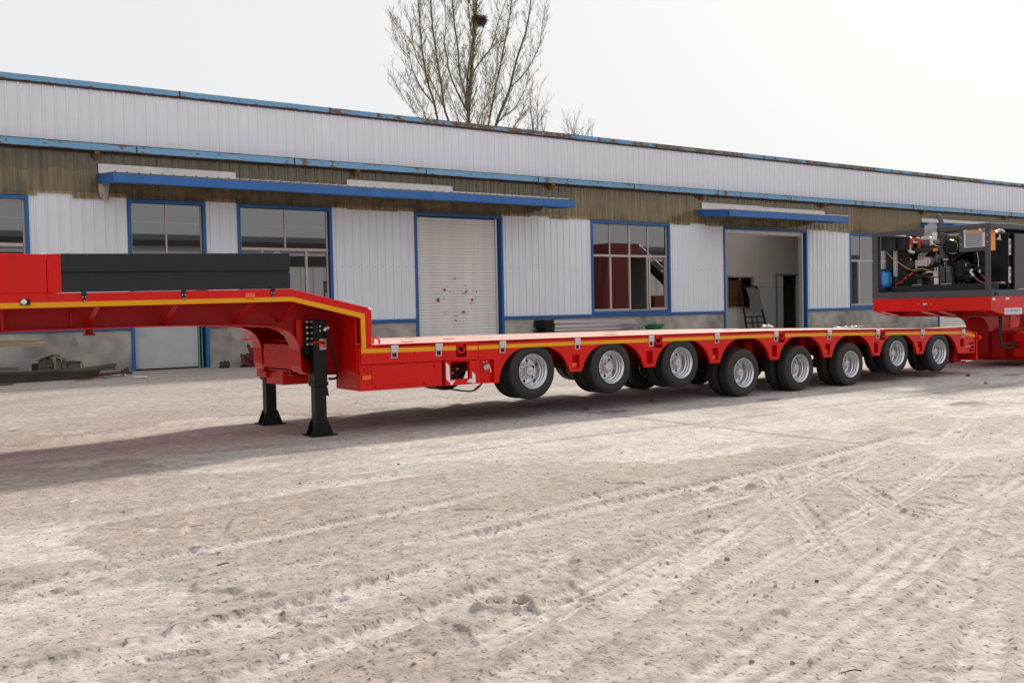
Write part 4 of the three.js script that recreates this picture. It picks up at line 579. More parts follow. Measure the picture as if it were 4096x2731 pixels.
// ------------------------------------------------------------------ second red trailer behind, front end at x = 12.2
{
  const t = thing('lowbed_trailer', 'second red lowbed trailer partly out of frame carrying the open power pack on its neck', 'trailer'), X = 12.2;
  part('front_fascia', bx(X, X + 0.05, 1.305, 1.6, FARZ, 0), M.red, t); part('fascia_cover', [bx(X - 0.012, X - 0.001, 1.38, 1.52, -2.62, -2.46)], M.red, t);
  part('front_plugs', [rod([X - 0.03, 1.47, -1.66], [X, 1.47, -1.66], 0.02, 8), rod([X - 0.03, 1.46, -1.36], [X, 1.46, -1.36], 0.02, 8)], M.orange, t); part('front_coupling', [bx(X - 0.03, X - 0.001, 1.44, 1.49, -1.55, -1.46), rod([X - 0.06, 1.465, -1.505], [X - 0.03, 1.465, -1.505], 0.03, 10)], M.zinc, t);
  part('side_fascia', prism([[X + 0.052, 1.6], [X + 0.052, 1.3], [X + 0.55, 1.2], [17, 1.17], [17, 1.6]], -0.05, 0, 0.003), M.red, t); part('side_fascia', prism([[X + 0.052, 1.6], [X + 0.052, 1.3], [X + 0.55, 1.2], [17, 1.17], [17, 1.6]], FARZ, FARZ + 0.05), M.red, t);
  part('neck_deck', bx(X + 0.052, 17, 1.57, 1.6, FARZ + 0.052, -0.052), M.red, t); part('bottom_lip', prism([[X + 0.052, 1.3], [X + 0.55, 1.2], [X + 0.55, 1.19], [X + 0.052, 1.29]], -0.3, -0.052), M.red, t);
  for (const z of [-2.75, -1.72, -1.3]) part('front_gusset', (() => { const g = bar([X + 0.05, 1.3, z + 0.1], [X + 0.75, 1.19, z + 0.1], 0.016, 0.13); return g; })(), M.red, t);
  part('cross_web', bx(X + 0.75, X + 0.78, 1.17, 1.57, FARZ + 0.055, -0.055), M.redShaded, t);
  const cv = [[X + 0.78, 1.16], [13.35, 1.16], [13.6, 1.14], [13.78, 1.06], [13.88, 0.94], [13.91, 0.8], [13.91, 0.3], [13.95, 0.2], [14.1, 0.15]];
  for (const [za, zb, zw] of [[-1.5, -1.2, -1.23], [-1.18, -0.95, -1.0]]) { const dx = zw > -1.1 ? -0.04 : 0; part('neck_web', prism([...cv, [16, 0.15], [16, 1.57], [X + 0.78, 1.57]].map(([x, y]) => [x + dx, y]), zw - 0.01, zw + 0.01), M.red, t); part('neck_flange', prism([...cv, ...cv.map(([x, y]) => [x - 0.015 * (y < 1.1 ? 1 : 0.2), y - 0.015]).reverse()].map(([x, y]) => [x + dx, y]), za, zb), M.redShaded, t); }
  part('cable_clamp', bx(13.4, 13.47, 1.1, 1.15, -1.15, -1.06), M.black, t);
  part('cross_box', [rb(14.05, 15.2, 0.14, 0.76, -1.5, -0.2, 0.01), bx(13.92, 14.05, 0.18, 0.78, -0.95, -0.6)], M.redShaded, t); part('side_box', rb(13.9, 16.5, 0.24, 0.745, -0.4, -0.02, 0.008), M.red, t); part('deck_step', [bx(14.1, 17.5, 0.76, 0.8, FARZ, -0.4), bx(14.3, 17.5, 0.8, 0.86, FARZ, -0.9)], M.red, t);
  for (const k of [0, 1]) part('hydraulic_hose', pipe([[13.1 + 0.04 * k, 1.2, -0.3], [13.05 + 0.04 * k, 1.0, -0.26], [13.02 + 0.05 * k, 0.75, -0.26], [13.1, 0.58 - 0.05 * k, -0.26], [13.35, 0.55 - 0.09 * k, -0.28], [13.9, 0.55 - 0.08 * k, -0.3]], 0.026, 40, 8), M.blackMatt, t);
  part('deck', bx(17, 35.5, 0.8, 0.99, FARZ, 0), M.red, t); part('neck_rear_wall', bx(17.01, 17.05, 0.3, 1.6, FARZ, 0), M.red, t);
  part('ear_plate', prism([[13.5, 1.19], [13.9, 1.19], [13.9, 0.98], [13.8, 0.9], [13.5, 0.9]], -0.3, -0.26), M.red, t);
  part('reflector', bx(12.235, 12.36, 1.525, 1.57, 0.001, 0.006), M.white, t); part('reflector', bx(12.79, 12.93, 1.53, 1.575, 0.001, 0.006), M.white, t);
  const c = document.createElement('canvas'); c.width = 256; c.height = 100; const x = c.getContext('2d'); x.fillStyle = '#d9d6dd'; x.fillRect(0, 0, 256, 100); x.strokeStyle = '#4b5478'; x.lineWidth = 4; x.fillStyle = '#4b5478'; const r0 = seed; x.strokeRect(10, 18, 26, 34); x.beginPath(); x.moveTo(16, 58); x.lineTo(24, 80); x.lineTo(32, 58); x.stroke();
  for (let i = 0; i < 7; i++) { const a = 48 + i * 28; x.lineWidth = 3; x.beginPath(); for (let k = 0; k < 5; k++) { if (hash(i, k, 4) > 0.4) { x.moveTo(a, 18 + k * 8); x.lineTo(a + 22, 18 + k * 8); } if (hash(i, k, 8) > 0.4) { x.moveTo(a + k * 5.5, 18); x.lineTo(a + k * 5.5 - 2, 50); } } x.stroke(); } for (let i = 0; i < 30; i++) x.fillRect(46 + i * 6.6, 70, 4.4, 7);
  const tx = new THREE.CanvasTexture(c); tx.colorSpace = THREE.SRGBColorSpace; const np = sub('name_plate', t); part('plate', bx(12.735, 13.47, 1.205, 1.345, 0.001, 0.008), M.white, np); const f = new THREE.PlaneGeometry(0.69, 0.125); f._done = true; part('plate_face', f, std(0xffffff, 0.5, 0, { map: tx }), np).position.set(13.1, 1.275, 0.0095);
  // wheels under its low deck, and its raised loading ramps at the far tail
  for (let n = 0; n < 4; n++) for (const z of [-0.012, FARZ + 0.012]) { const g = sub('wheel', t); g.position.set(22 + n * 1.36, 0.4, z); if (z < -1) g.rotation.y = Math.PI; for (const dz of [0, -0.285]) { part('tyre', TG, M.rubber, g).position.z = dz; part('rim', RG, M.rim, g).position.z = dz - 0.012; } part('hub', HG, M.hub, g).position.z = -0.02; }
  { const g = sub('loading_ramp', t), dr = std(L(0.2, 0.012, 0.014), 0.5); part('ramp_plate', prism([[28.3, 1.0], [30.9, 1.0], [31.3, 5.3], [29.0, 5.3]], -2.6, -0.35), dr, g); part('ramp_rail', prism([[30.9, 0.9], [31.5, 0.9], [32.0, 5.0], [31.3, 5.3]], -2.0, -1.0), dr, g); part('ram_cylinder', rod([31.8, 5.0, -1.5], [34.6, 3.0, -1.5], 0.28, 16), M.black, g); part('ram_rod', rod([31.9, 5.3, -1.9], [34.9, 3.2, -1.9], 0.05, 12), M.alu, g); part('ramp_base', bx(32.5, 35.5, 0.8, 2.2, -2.6, -0.3), dr, g); }
}
// ------------------------------------------------------------------ open diesel power pack standing on the second trailer
{
  const X = 12.2, t = thing('power_pack', 'open framed diesel engine power pack with black radiator, red hoses and blue tank', 'engine set', [0, 0, 0]);
  const P = (n, l, m, lab) => part(n, l, m, t, lab), fr = (...a) => P('frame_tube', rb(...a, 0.008), M.frameGrey);
  const YB = 1.603, YT = 3.175;
  fr(X - 0.01, X + 0.14, YB, 1.75, FARZ, 0.01); fr(X + 0.145, 17.4, YB, 1.75, -0.13, 0.01); fr(X + 0.145, 17.4, YB, 1.75, FARZ, FARZ + 0.14);
  fr(X - 0.005, X + 0.13, YT - 0.11, YT, FARZ, 0); fr(X + 0.135, 17.4, YT - 0.11, YT, -0.13, 0); fr(X + 0.135, 17.4, YT - 0.11, YT, FARZ, FARZ + 0.13);
  fr(X, X + 0.13, 1.752, YT - 0.112, FARZ, FARZ + 0.13); fr(X, X + 0.03, 1.752, YT - 0.112, -0.135, -0.015); for (const z of [[FARZ, FARZ + 0.13], [-0.13, 0]]) fr(17.2, 17.33, 1.752, YT - 0.112, ...z);
  P('stack_post', rb(X + 0.6, X + 0.72, 1.76, 3.06, -1.52, -1.4, 0.006), M.frameGrey);
  P('base_plate', bx(X + 0.15, 17.3, 1.7, 1.75, FARZ + 0.15, -0.14), M.blackMatt); P('base_rail', [bx(X + 0.35, 15, 1.75, 1.86, -2.55, -2.4), bx(X + 0.3, X + 0.36, 1.75, 1.9, -2.5, -0.9), bx(X + 0.36, 15, 1.75, 1.86, -1.0, -0.85)], M.blackMatt);
  // engine oil cooler at the near front corner
  const c = sub('oil_cooler', t, 'finned oil cooler with orange side'); part('cooler_frame', [bx(X + 0.02, X + 0.1, 2.59, 3.06, -0.72, -0.6), bx(X + 0.02, X + 0.1, 2.59, 2.68, -0.6, -0.145)], M.frameGrey, c); part('cooler_surround', [bx(X + 0.0, X + 0.3, 2.675, 3.015, -0.6, -0.56), bx(X + 0.0, X + 0.3, 2.675, 3.015, -0.185, -0.15), bx(X + 0.0, X + 0.3, 2.675, 2.69, -0.56, -0.185)], M.zinc, c);
  part('cooler_core', bx(X + 0.03, X + 0.28, 2.69, 2.99, -0.56, -0.185), std(L(0.12, 0.11, 0.11), 0.6), c); for (let i = 0; i < 22; i++) part('fin', bx(X + 0.012, X + 0.03, 2.694 + i * 0.0135, 2.7 + i * 0.0135, -0.558, -0.187), M.zinc, c);
  part('orange_top', bx(X + 0.0, X + 0.3, 2.99, 3.02, -0.545, -0.15), M.orangePaint, c); part('cooler_pipe', [rod([X + 0.05, 3.05, -0.6], [X + 0.05, 3.05, -0.25], 0.018, 10), rod([X + 0.0, 3.05, -0.24], [X + 0.12, 3.05, -0.24], 0.035, 14), bx(X + 0.0, X + 0.1, 3.0, 3.06, -0.61, -0.54)], M.zinc, c);
  P('orange_box', bx(X + 0.24, X + 0.44, 2.6, 3.055, -0.3, -0.14), M.orangePaint); P('frame_bolts', [[-0.66, 2.9], [-0.66, 2.75], [-0.075, 2.92], [-0.075, 2.77]].map(([z, y]) => rod([X - 0.008, y, z], [X + 0.005, y, z], 0.012, 6)), M.zinc);
  // radiator with pale side pipe
  P('radiator', [rb(X + 0.62, X + 0.85, 1.87, 2.91, -2.62, -2.3, 0.01)], M.blackMatt); P('radiator_stand', rb(X + 0.5, X + 0.62, 1.76, 2.9, -2.84, -2.66, 0.006), M.blackMatt); P('header_tank', rb(X + 0.25, X + 0.5, 2.74, 3.05, -2.7, -2.2, 0.01), M.blackMatt); P('header_panel', bx(X + 0.14, X + 0.17, 2.74, 3.06, -2.72, -2.35), M.blackMatt);
  P('stand_bolts', [[2.285, -2.80], [2.285, -2.72], [2.19, -2.8], [2.19, -2.72], [2.88, -2.8], [2.88, -2.76], [2.88, -2.72]].map(([y, z]) => rod([X + 0.48, y, z], [X + 0.5, y, z], 0.016, 6)).concat([[2.88, -2.5], [2.53, -2.5], [2.53, -2.59], [2.2, -2.59]].map(([y, z]) => rod([X + 0.6, y, z], [X + 0.62, y, z], 0.012, 6))), M.zinc);
  P('air_pipe', [rb(X + 0.52, X + 0.6, 2.13, 2.89, -2.66, -2.57, 0.02), bar([X + 0.56, 2.87, -2.615], [X + 0.56, 3.0, -2.5], 0.08, 0.09), rod([X + 0.56, 2.995, -2.53], [X + 0.56, 2.995, -2.36], 0.045, 12)], std(L(0.55, 0.56, 0.62), 0.4));
  const redHose = phy(L(0.5, 0.045, 0.03), 0.4); P('charge_hose', pipe([[X + 0.58, 3.0, -2.37], [X + 0.56, 3.0, -2.25], [X + 0.54, 2.97, -2.2], [X + 0.53, 2.9, -2.2], [X + 0.53, 2.8, -2.21]], 0.055, 28, 14), redHose); P('charge_hose', pipe([[X + 0.78, 2.99, -2.24], [X + 0.76, 2.99, -2.16], [X + 0.76, 2.95, -2.12], [X + 0.76, 2.78, -2.13]], 0.045, 24, 12), redHose); P('coolant_hose', pipe([[X + 0.72, 2.26, -2.2], [X + 0.6, 2.1, -2.34], [X + 0.56, 2.0, -2.45], [X + 0.6, 1.95, -2.62]], 0.036, 24, 12), redHose);
  P('charge_elbow', pipe([[X + 0.53, 2.81, -2.21], [X + 0.53, 2.74, -2.23], [X + 0.55, 2.69, -2.2], [X + 0.6, 2.67, -2.16]], 0.045, 20, 12), M.zinc); P('hose_clamps', [rod([X + 0.53, 2.82, -2.208], [X + 0.53, 2.835, -2.208], 0.058, 16), rod([X + 0.575, 3, -2.375], [X + 0.575, 3, -2.36], 0.058, 16)], M.zinc);
  P('lagged_elbow', pipe([[X + 0.8, 3.0, -2.08], [X + 0.8, 3.0, -1.9], [X + 0.78, 2.97, -1.83], [X + 0.78, 2.84, -1.8]], 0.042, 24, 10), std(L(0.66, 0.66, 0.66), 0.45, 0.3));
  // engine block and fittings
  const e = sub('engine', t, 'black diesel engine block'); part('block', [rb(X + 0.85, 14.6, 2.05, 2.66, -2.2, -1.35, 0.03), rb(X + 0.75, 14.5, 1.85, 2.1, -2.1, -1.45, 0.03), bx(X + 0.9, 14.4, 2.64, 2.85, -2.0, -1.5)], M.engine, e);
  part('rocker_cover', [rb(X + 0.66, X + 0.8, 2.66, 2.77, -2.22, -1.43, 0.03), ...[-2.05, -1.9, -1.75, -1.6].map((z) => rod([X + 0.72, 2.62, z], [X + 0.75, 2.68, z], 0.03, 8))], M.engine, e); part('warning_label', bx(X + 0.652, X + 0.66, 2.68, 2.75, -1.71, -1.6), M.orangePaint, e);
  part('injection_pump', [rb(X + 0.56, X + 0.75, 2.34, 2.5, -2.12, -1.86, 0.02), at(new THREE.CylinderGeometry(0.095, 0.11, 0.16, 16), X + 0.62, 2.45, -1.8, 0, 0, 1.571), rb(X + 0.5, X + 0.6, 2.33, 2.47, -1.83, -1.77, 0.01), ...[-2.07, -2.03, -1.99, -1.95, -1.91].map((z) => rod([X + 0.64, 2.49, z], [X + 0.64, 2.58, z], 0.014, 8)), rod([X + 0.57, 2.3, -2.09], [X + 0.57, 2.38, -2.05], 0.03, 8)], std(L(0.5, 0.44, 0.43), 0.4, 0.5), e); part('injector_lines', [-2.07, -2.03, -1.99, -1.95, -1.91].map((z) => pipe([[X + 0.64, 2.57, z], [X + 0.64, 2.62, z + 0.01], [X + 0.67, 2.65, z + 0.05]], 0.006, 8, 5)), M.zinc, e);
  part('alternator', [at(new THREE.CylinderGeometry(0.1, 0.1, 0.14, 18), X + 0.62, 2.4, -2.23, 0, 0, 1.571), rb(X + 0.6, X + 0.7, 2.2, 2.34, -2.2, -2.05, 0.02)], M.engine, e); part('alternator_tag', bx(X + 0.53, X + 0.54, 2.5, 2.54, -2.22, -2.18), M.orangePaint, e);
  part('fuel_filter', [rod([X + 0.58, 1.91, -1.59], [X + 0.58, 2.14, -1.59], 0.052, 18)], M.white, e); part('filter_band', rod([X + 0.58, 2.06, -1.59], [X + 0.58, 2.1, -1.59], 0.053, 18), std(L(0.5, 0.1, 0.1), 0.5), e); part('filter_head', [rb(X + 0.53, X + 0.63, 2.14, 2.22, -1.65, -1.53, 0.01), rod([X + 0.58, 2.2, -1.62], [X + 0.58, 2.3, -1.62], 0.015, 8), rod([X + 0.58, 2.2, -1.56], [X + 0.58, 2.3, -1.56], 0.015, 8)], M.zinc, e);
  part('starter', [rod([X + 0.6, 2.2, -1.85], [X + 0.6, 2.2, -1.62], 0.03, 10), rod([X + 0.6, 2.1, -1.8], [X + 0.6, 2.1, -1.65], 0.02, 10)], M.zinc, e); part('shut_off_box', [rb(X + 0.6, X + 0.68, 2.33, 2.51, -1.51, -1.42, 0.01), rod([X + 0.58, 2.47, -1.42], [X + 0.58, 2.47, -1.3], 0.02, 10), rb(X + 0.6, X + 0.68, 2.3, 2.4, -1.46, -1.39, 0.01)], std(L(0.55, 0.45, 0.46), 0.45, 0.3), e);
  part('engine_mount', [prismX([[-2.02, 2.08], [-1.93, 2.08], [-1.95, 1.92], [-2.08, 1.92]], X + 0.56, X + 0.68), prismX([[-1.32, 2.3], [-1.23, 2.3], [-1.19, 1.92], [-1.34, 1.92]], X + 0.54, X + 0.66)], M.frameGrey, e); part('mount_pads', [bx(X + 0.5, X + 0.7, 1.895, 1.918, -2.15, -1.92), bx(X + 0.5, X + 0.7, 1.895, 1.918, -1.44, -1.18)], M.zinc, e);
  part('mount_bolts', [[2.28, -1.31], [2.28, -1.25], [2.21, -1.31], [2.21, -1.25], [2.62, -1.95], [2.62, -1.55], [2.5, -1.6], [2.4, -1.66]].map(([y, z]) => rod([X + 0.52, y, z], [X + 0.54, y, z], 0.011, 6)), M.zinc, e);
  part('wiring', [pipe([[X + 0.6, 2.58, -1.66], [X + 0.57, 2.46, -1.6], [X + 0.57, 2.36, -1.65], [X + 0.6, 2.31, -1.7]], 0.01, 20, 5), pipe([[X + 0.55, 2.02, -2.6], [X + 0.52, 2.05, -2.3], [X + 0.52, 2.1, -2.05], [X + 0.55, 2.17, -1.75]], 0.02, 30, 6), pipe([[X + 0.55, 2.0, -2.4], [X + 0.5, 2.0, -2.2], [X + 0.5, 2.1, -1.9], [X + 0.56, 2.12, -1.7]], 0.018, 30, 6)], M.blackMatt, e);
  P('fan_shroud', [rb(X + 0.86, X + 1.3, 1.87, 2.92, -2.6, -2.1, 0.02), rb(X + 0.7, X + 0.86, 1.8, 2.0, -2.3, -1.3, 0.02)], M.engine);
  P('roof_sheet', bx(X + 1.1, 17.2, YT - 0.05, YT - 0.045, FARZ + 0.14, -0.14), M.frameGrey);
  const e2 = sub('engine_fittings', t), brn = std(L(0.11, 0.075, 0.06), 0.5, 0.3), gry = std(L(0.24, 0.22, 0.21), 0.45, 0.5);
  part('fan_belt', [rod([X + 0.7, 2.35, -2.36], [X + 0.7, 2.35, -2.3], 0.16, 20), rod([X + 0.66, 2.12, -2.34], [X + 0.66, 2.12, -2.29], 0.1, 18)], M.engine, e2);
  part('brown_pipes', [pipe([[X + 0.66, 2.62, -1.4], [X + 0.62, 2.45, -1.36], [X + 0.62, 2.3, -1.42], [X + 0.7, 2.2, -1.5]], 0.018, 16, 6), pipe([[X + 0.62, 2.28, -2.2], [X + 0.58, 2.24, -2.0], [X + 0.58, 2.27, -1.75], [X + 0.64, 2.32, -1.55]], 0.012, 20, 6), pipe([[X + 0.6, 2.16, -2.2], [X + 0.56, 2.12, -1.95], [X + 0.56, 2.05, -1.7], [X + 0.62, 2.0, -1.5]], 0.016, 20, 6), pipe([[X + 0.8, 2.86, -1.5], [X + 0.74, 2.84, -1.4], [X + 0.72, 2.75, -1.36]], 0.03, 14, 8)], brn, e2);
  part('grey_castings', [rb(X + 0.7, X + 0.86, 2.42, 2.6, -1.7, -1.55, 0.02), rb(X + 0.68, X + 0.86, 2.2, 2.34, -1.55, -1.36, 0.02), rb(X + 0.66, X + 0.8, 2.08, 2.2, -2.0, -1.86, 0.02), rod([X + 0.62, 2.5, -1.62], [X + 0.8, 2.5, -1.62], 0.04, 10), rb(X + 0.72, X + 0.9, 2.84, 2.95, -1.75, -1.56, 0.02), rod([X + 0.72, 1.98, -1.2], [X + 0.9, 1.98, -1.2], 0.06, 12)], gry, e2);
  for (const z of [-2.15, -1.98, -1.8, -1.62, -1.46]) part('engine_rib', bx(X + 0.72, X + 0.76, 1.9, 2.06, z - 0.015, z + 0.015), gry, e2);
  part('return_hoses', [pipe([[X + 0.3, 1.8, -2.3], [X + 0.4, 1.85, -2.0], [X + 0.5, 1.84, -1.7], [X + 0.5, 1.8, -1.2], [X + 0.4, 1.8, -0.9]], 0.016, 24, 6), pipe([[X + 0.6, 2.36, -1.3], [X + 0.56, 2.45, -1.15], [X + 0.56, 2.56, -1.0], [X + 0.6, 2.62, -0.85]], 0.014, 20, 6), pipe([[X + 0.5, 2.45, -0.95], [X + 0.48, 2.36, -0.8], [X + 0.52, 2.3, -0.7]], 0.01, 14, 6)], M.blackMatt, e2);
  P('fuel_line', pipe([[X + 0.25, 3.1, -2.61], [X + 0.26, 2.91, -2.66], [X + 0.26, 2.74, -2.65], [X + 0.27, 2.61, -2.57], [X + 0.3, 2.46, -2.38], [X + 0.35, 2.34, -2.23], [X + 0.38, 2.26, -2.08], [X + 0.4, 2.28, -1.81], [X + 0.45, 2.21, -1.63], [X + 0.55, 2.18, -1.5]], 0.0095, 70, 6), phy(L(0.5, 0.36, 0.12), 0.25)); P('top_pipe', rod([X + 0.27, 3.075, -2.62], [X + 0.27, 3.05, -2.15], 0.022, 10), M.zinc); P('top_cable', pipe([[X + 0.27, 3.08, -2.5], [X + 0.3, 3.1, -2.3], [X + 0.3, 3.06, -2.15], [X + 0.3, 3.07, -1.9], [X + 0.3, 3.09, -1.75]], 0.012, 30, 5), M.blackMatt);
  P('charge_line', pipe([[X + 0.62, 2.92, -1.78], [X + 0.6, 2.87, -1.7], [X + 0.6, 2.8, -1.6], [X + 0.66, 2.77, -1.5]], 0.008, 20, 5), M.white);
  const gp = sub('gauge_panel', t); part('panel', rb(X + 0.84, X + 0.95, 2.8, 2.96, -2.16, -1.88, 0.008), std(L(0.09, 0.085, 0.08), 0.5), gp); for (const z of [-2.12, -2.05, -1.98]) part('gauge', [at(new THREE.TorusGeometry(0.028, 0.006, 8, 18), X + 0.837, 2.9, z, 0, Math.PI / 2)], M.zinc, gp); part('panel_side', bx(X + 0.78, X + 0.92, 2.82, 2.94, -1.87, -1.84), M.flash, gp);
  P('wrapping', (() => { const g = new THREE.PlaneGeometry(0.3, 0.3, 12, 12), p = g.attributes.position; for (let i = 0; i < p.count; i++) { const x = p.getX(i), y = p.getY(i); p.setXYZ(i, -0.03 - 0.05 * vnoise(x * 14, y * 14, 5) - (y > 0.12 ? 0 : 0.0), y + 0.1 * vnoise(x * 9, 2, 8) + 3.06, x - 1.34 - 0.02 * y); } g.computeVertexNormals(); g.translate(X - 0.0, 0, 0); return g; })(), phy(L(0.5, 0.5, 0.52), 0.3, { side: THREE.DoubleSide, transmission: 0.5, thickness: 0 })); P('paper_tag', prismX([[-1.32, 2.9], [-1.19, 2.9], [-1.18, 3.05], [-1.3, 3.07]], X - 0.06, X - 0.057), std(L(0.62, 0.62, 0.58), 0.8));
  // air filter, exhaust, clutch housing, pumps
  P('air_filter', [at(toCreasedNormals(strip(lathe([[0, 0], [0.075, 0.0], [0.08, 0.01], [0.1, 0.012], [0.15, 0.03], [0.158, 0.06], [0.158, 0.6], [0, 0.6]], 36)), 0.7), 0, 0, 0, 0, 0, -Math.PI / 2).translate(X + 0.5, 2.76, -1.26)], M.black); P('filter_clamp', [at(new THREE.TorusGeometry(0.16, 0.008, 8, 36), X + 0.62, 2.76, -1.26, 0, Math.PI / 2), rb(X + 0.55, X + 0.62, 2.59, 2.61, -1.25, -1.1, 0.004)], std(L(0.45, 0.4, 0.25), 0.4, 0.6));
  P('exhaust_stack', pipe([[X + 0.8, 2.7, -1.58], [X + 0.8, 3.1, -1.58], [X + 0.8, 3.3, -1.585], [X + 0.8, 3.4, -1.61], [X + 0.8, 3.49, -1.66], [X + 0.8, 3.52, -1.69]], 0.052, 30, 16), std(L(0.1, 0.1, 0.105), 0.5, 0.3)); P('exhaust_silencer', [rod([X + 0.9, 2.96, -1.6], [X + 0.9, 2.96, -0.8], 0.09, 18), rod([X + 0.7, 3.04, -1.52], [X + 0.7, 3.06, -1.1], 0.014, 8)], std(L(0.14, 0.1, 0.07), 0.6, 0.4)); P('silencer_bracket', bx(X + 0.7, X + 0.78, 2.98, 3.06, -1.53, -1.47), M.zinc);
  P('clutch_housing', [at(toCreasedNormals(strip(lathe([[0, 0], [0.1, 0], [0.12, 0.04], [0.24, 0.06], [0.27, 0.08], [0.275, 0.2], [0, 0.2]], 40)), 0.6), 0, 0, 0, -0.0, 0, -Math.PI / 2).translate(X + 0.62, 2.17, -1.05), rb(X + 0.85, X + 1.1, 2.1, 2.4, -1.35, -1.1, 0.02), rb(X + 0.66, X + 0.68, 2.155, 2.175, -1.2, -0.95, 0.003)], M.black); P('housing_bolts', Array.from({ length: 14 }, (_, i) => { const a = i / 14 * 6.283; return rod([X + 0.675, 2.17 + 0.255 * Math.sin(a), -1.05 + 0.255 * Math.cos(a)], [X + 0.69, 2.17 + 0.255 * Math.sin(a), -1.05 + 0.255 * Math.cos(a)], 0.008, 6); }), M.zinc);
  P('hydraulic_pumps', [rod([X + 0.72, 2.2, -1.02], [X + 0.72, 2.2, -0.78], 0.095, 18), rod([X + 0.72, 2.21, -0.78], [X + 0.72, 2.21, -0.42], 0.075, 18), rb(X + 0.64, X + 0.8, 2.28, 2.33, -0.86, -0.7, 0.02), rb(X + 0.62, X + 0.8, 2.14, 2.28, -0.6, -0.4, 0.02)], M.black); P('pump_fittings', [rod([X + 0.6, 2.21, -0.74], [X + 0.57, 2.17, -0.78], 0.035, 10), rod([X + 0.58, 2.16, -0.78], [X + 0.55, 2.06, -0.68], 0.03, 12), rod([X + 0.6, 2.2, -0.58], [X + 0.58, 2.13, -0.56], 0.025, 10), rod([X + 0.62, 2.15, -0.36], [X + 0.62, 2.28, -0.36], 0.02, 8), rod([X + 0.66, 2.3, -0.93], [X + 0.66, 2.36, -0.93], 0.012, 8), rod([X + 0.66, 2.27, -0.64], [X + 0.66, 2.33, -0.64], 0.012, 8), rod([X + 0.95, 1.89, -0.36], [X + 0.95, 1.9, -0.2], 0.035, 12)], M.zinc);
  const brown = phy(L(0.22, 0.07, 0.035), 0.35); P('pressure_hose', pipe([[X + 0.55, 2.06, -0.68], [X + 0.55, 2.0, -0.62], [X + 0.58, 1.92, -0.52], [X + 0.7, 1.88, -0.42], [X + 0.95, 1.89, -0.3]], 0.022, 30, 8), brown); P('pressure_hose', pipe([[X + 0.62, 2.1, -0.56], [X + 0.7, 2.0, -0.5], [X + 0.8, 1.91, -0.42], [X + 0.97, 1.92, -0.25]], 0.022, 30, 8), brown); P('level_tube', [pipe([[X + 0.66, 2.33, -0.64], [X + 0.68, 2.45, -0.65], [X + 0.66, 2.6, -0.67]], 0.006, 12, 5)], M.flash);
  P('red_cap', rb(X + 0.5, X + 0.6, 1.78, 1.83, -1.2, -1.08, 0.01), redHose);
  // oil tank, battery box and rear panels
  P('oil_tank', rb(X + 1.0, X + 2.4, 1.76, 3.0, -0.95, -0.16, 0.02), M.black); P('tank_back', rb(14.8, 15.4, 1.76, 3.0, -2.4, -0.3, 0.02), M.blackMatt); P('inner_panel', bx(14.7, 14.74, 1.76, 3.04, FARZ + 0.14, -0.14), M.blackMatt);
  P('level_gauge', [rb(13.2, 13.285, 2.51, 2.865, -0.15, -0.13, 0.004), rb(13.195, 13.28, 1.9, 2.25, -0.15, -0.13, 0.004)], M.zinc); P('gauge_glass', [bx(13.222, 13.262, 2.55, 2.66, -0.13, -0.126), bx(13.222, 13.262, 2.72, 2.83, -0.13, -0.126), bx(13.218, 13.258, 1.94, 2.06, -0.13, -0.126), bx(13.218, 13.258, 2.1, 2.2, -0.13, -0.126)], std(L(0.16, 0.07, 0.05), 0.3));
  P('door_panel', rb(13.36, 17.2, 1.765, 2.99, -0.13, -0.09, 0.006), phy(L(0.045, 0.03, 0.038), 0.35)); P('door_sill', bx(13.37, 17.2, 1.752, 1.764, -0.12, -0.02), M.zinc); P('top_drum', [rod([13.2, 3.02, -0.5], [15.5, 3.02, -0.5], 0.15, 24)], phy(L(0.03, 0.05, 0.12), 0.15)); P('top_elbow', [pipe([[12.65, 3.0, -0.2], [12.8, 3.0, -0.2], [12.95, 3.05, -0.2], [13.1, 3.02, -0.2]], 0.035, 16, 10), rod([12.85, 2.85, -0.16], [12.85, 2.95, -0.16], 0.02, 8), rod([12.75, 2.85, -0.16], [12.9, 2.85, -0.16], 0.015, 8)], M.zinc);
  P('battery_box', bx(X + 0.3, X + 0.7, 1.75, 1.9, -0.9, -0.2), M.blackMatt); P('frame_hinge', rb(12.32, 12.45, 1.62, 1.7, 0.012, 0.03, 0.005), M.black);
  const bt = sub('air_tank', t, 'bright blue pressure tank'); part('vessel', at(lathe([[0, 0], [0.06, 0.004], [0.12, 0.03], [0.155, 0.08], [0.165, 0.14], [0.165, 0.3], [0.155, 0.36], [0.12, 0.41], [0.06, 0.436], [0, 0.44]], 32), X + 0.32, 1.85, -2.765), phy(L(0.015, 0.24, 0.66), 0.2, { clearcoat: 0.5 }), bt); part('tank_cap', [rb(X + 0.2, X + 0.42, 2.29, 2.31, -2.9, -2.6, 0.005), rod([X + 0.32, 2.28, -2.765], [X + 0.32, 2.3, -2.765], 0.05, 12)], std(L(0.02, 0.05, 0.15), 0.4), bt); part('tank_foot', [rb(X + 0.25, X + 0.4, 1.755, 1.86, -2.82, -2.7, 0.01)], std(L(0.012, 0.03, 0.09), 0.5), bt);
}
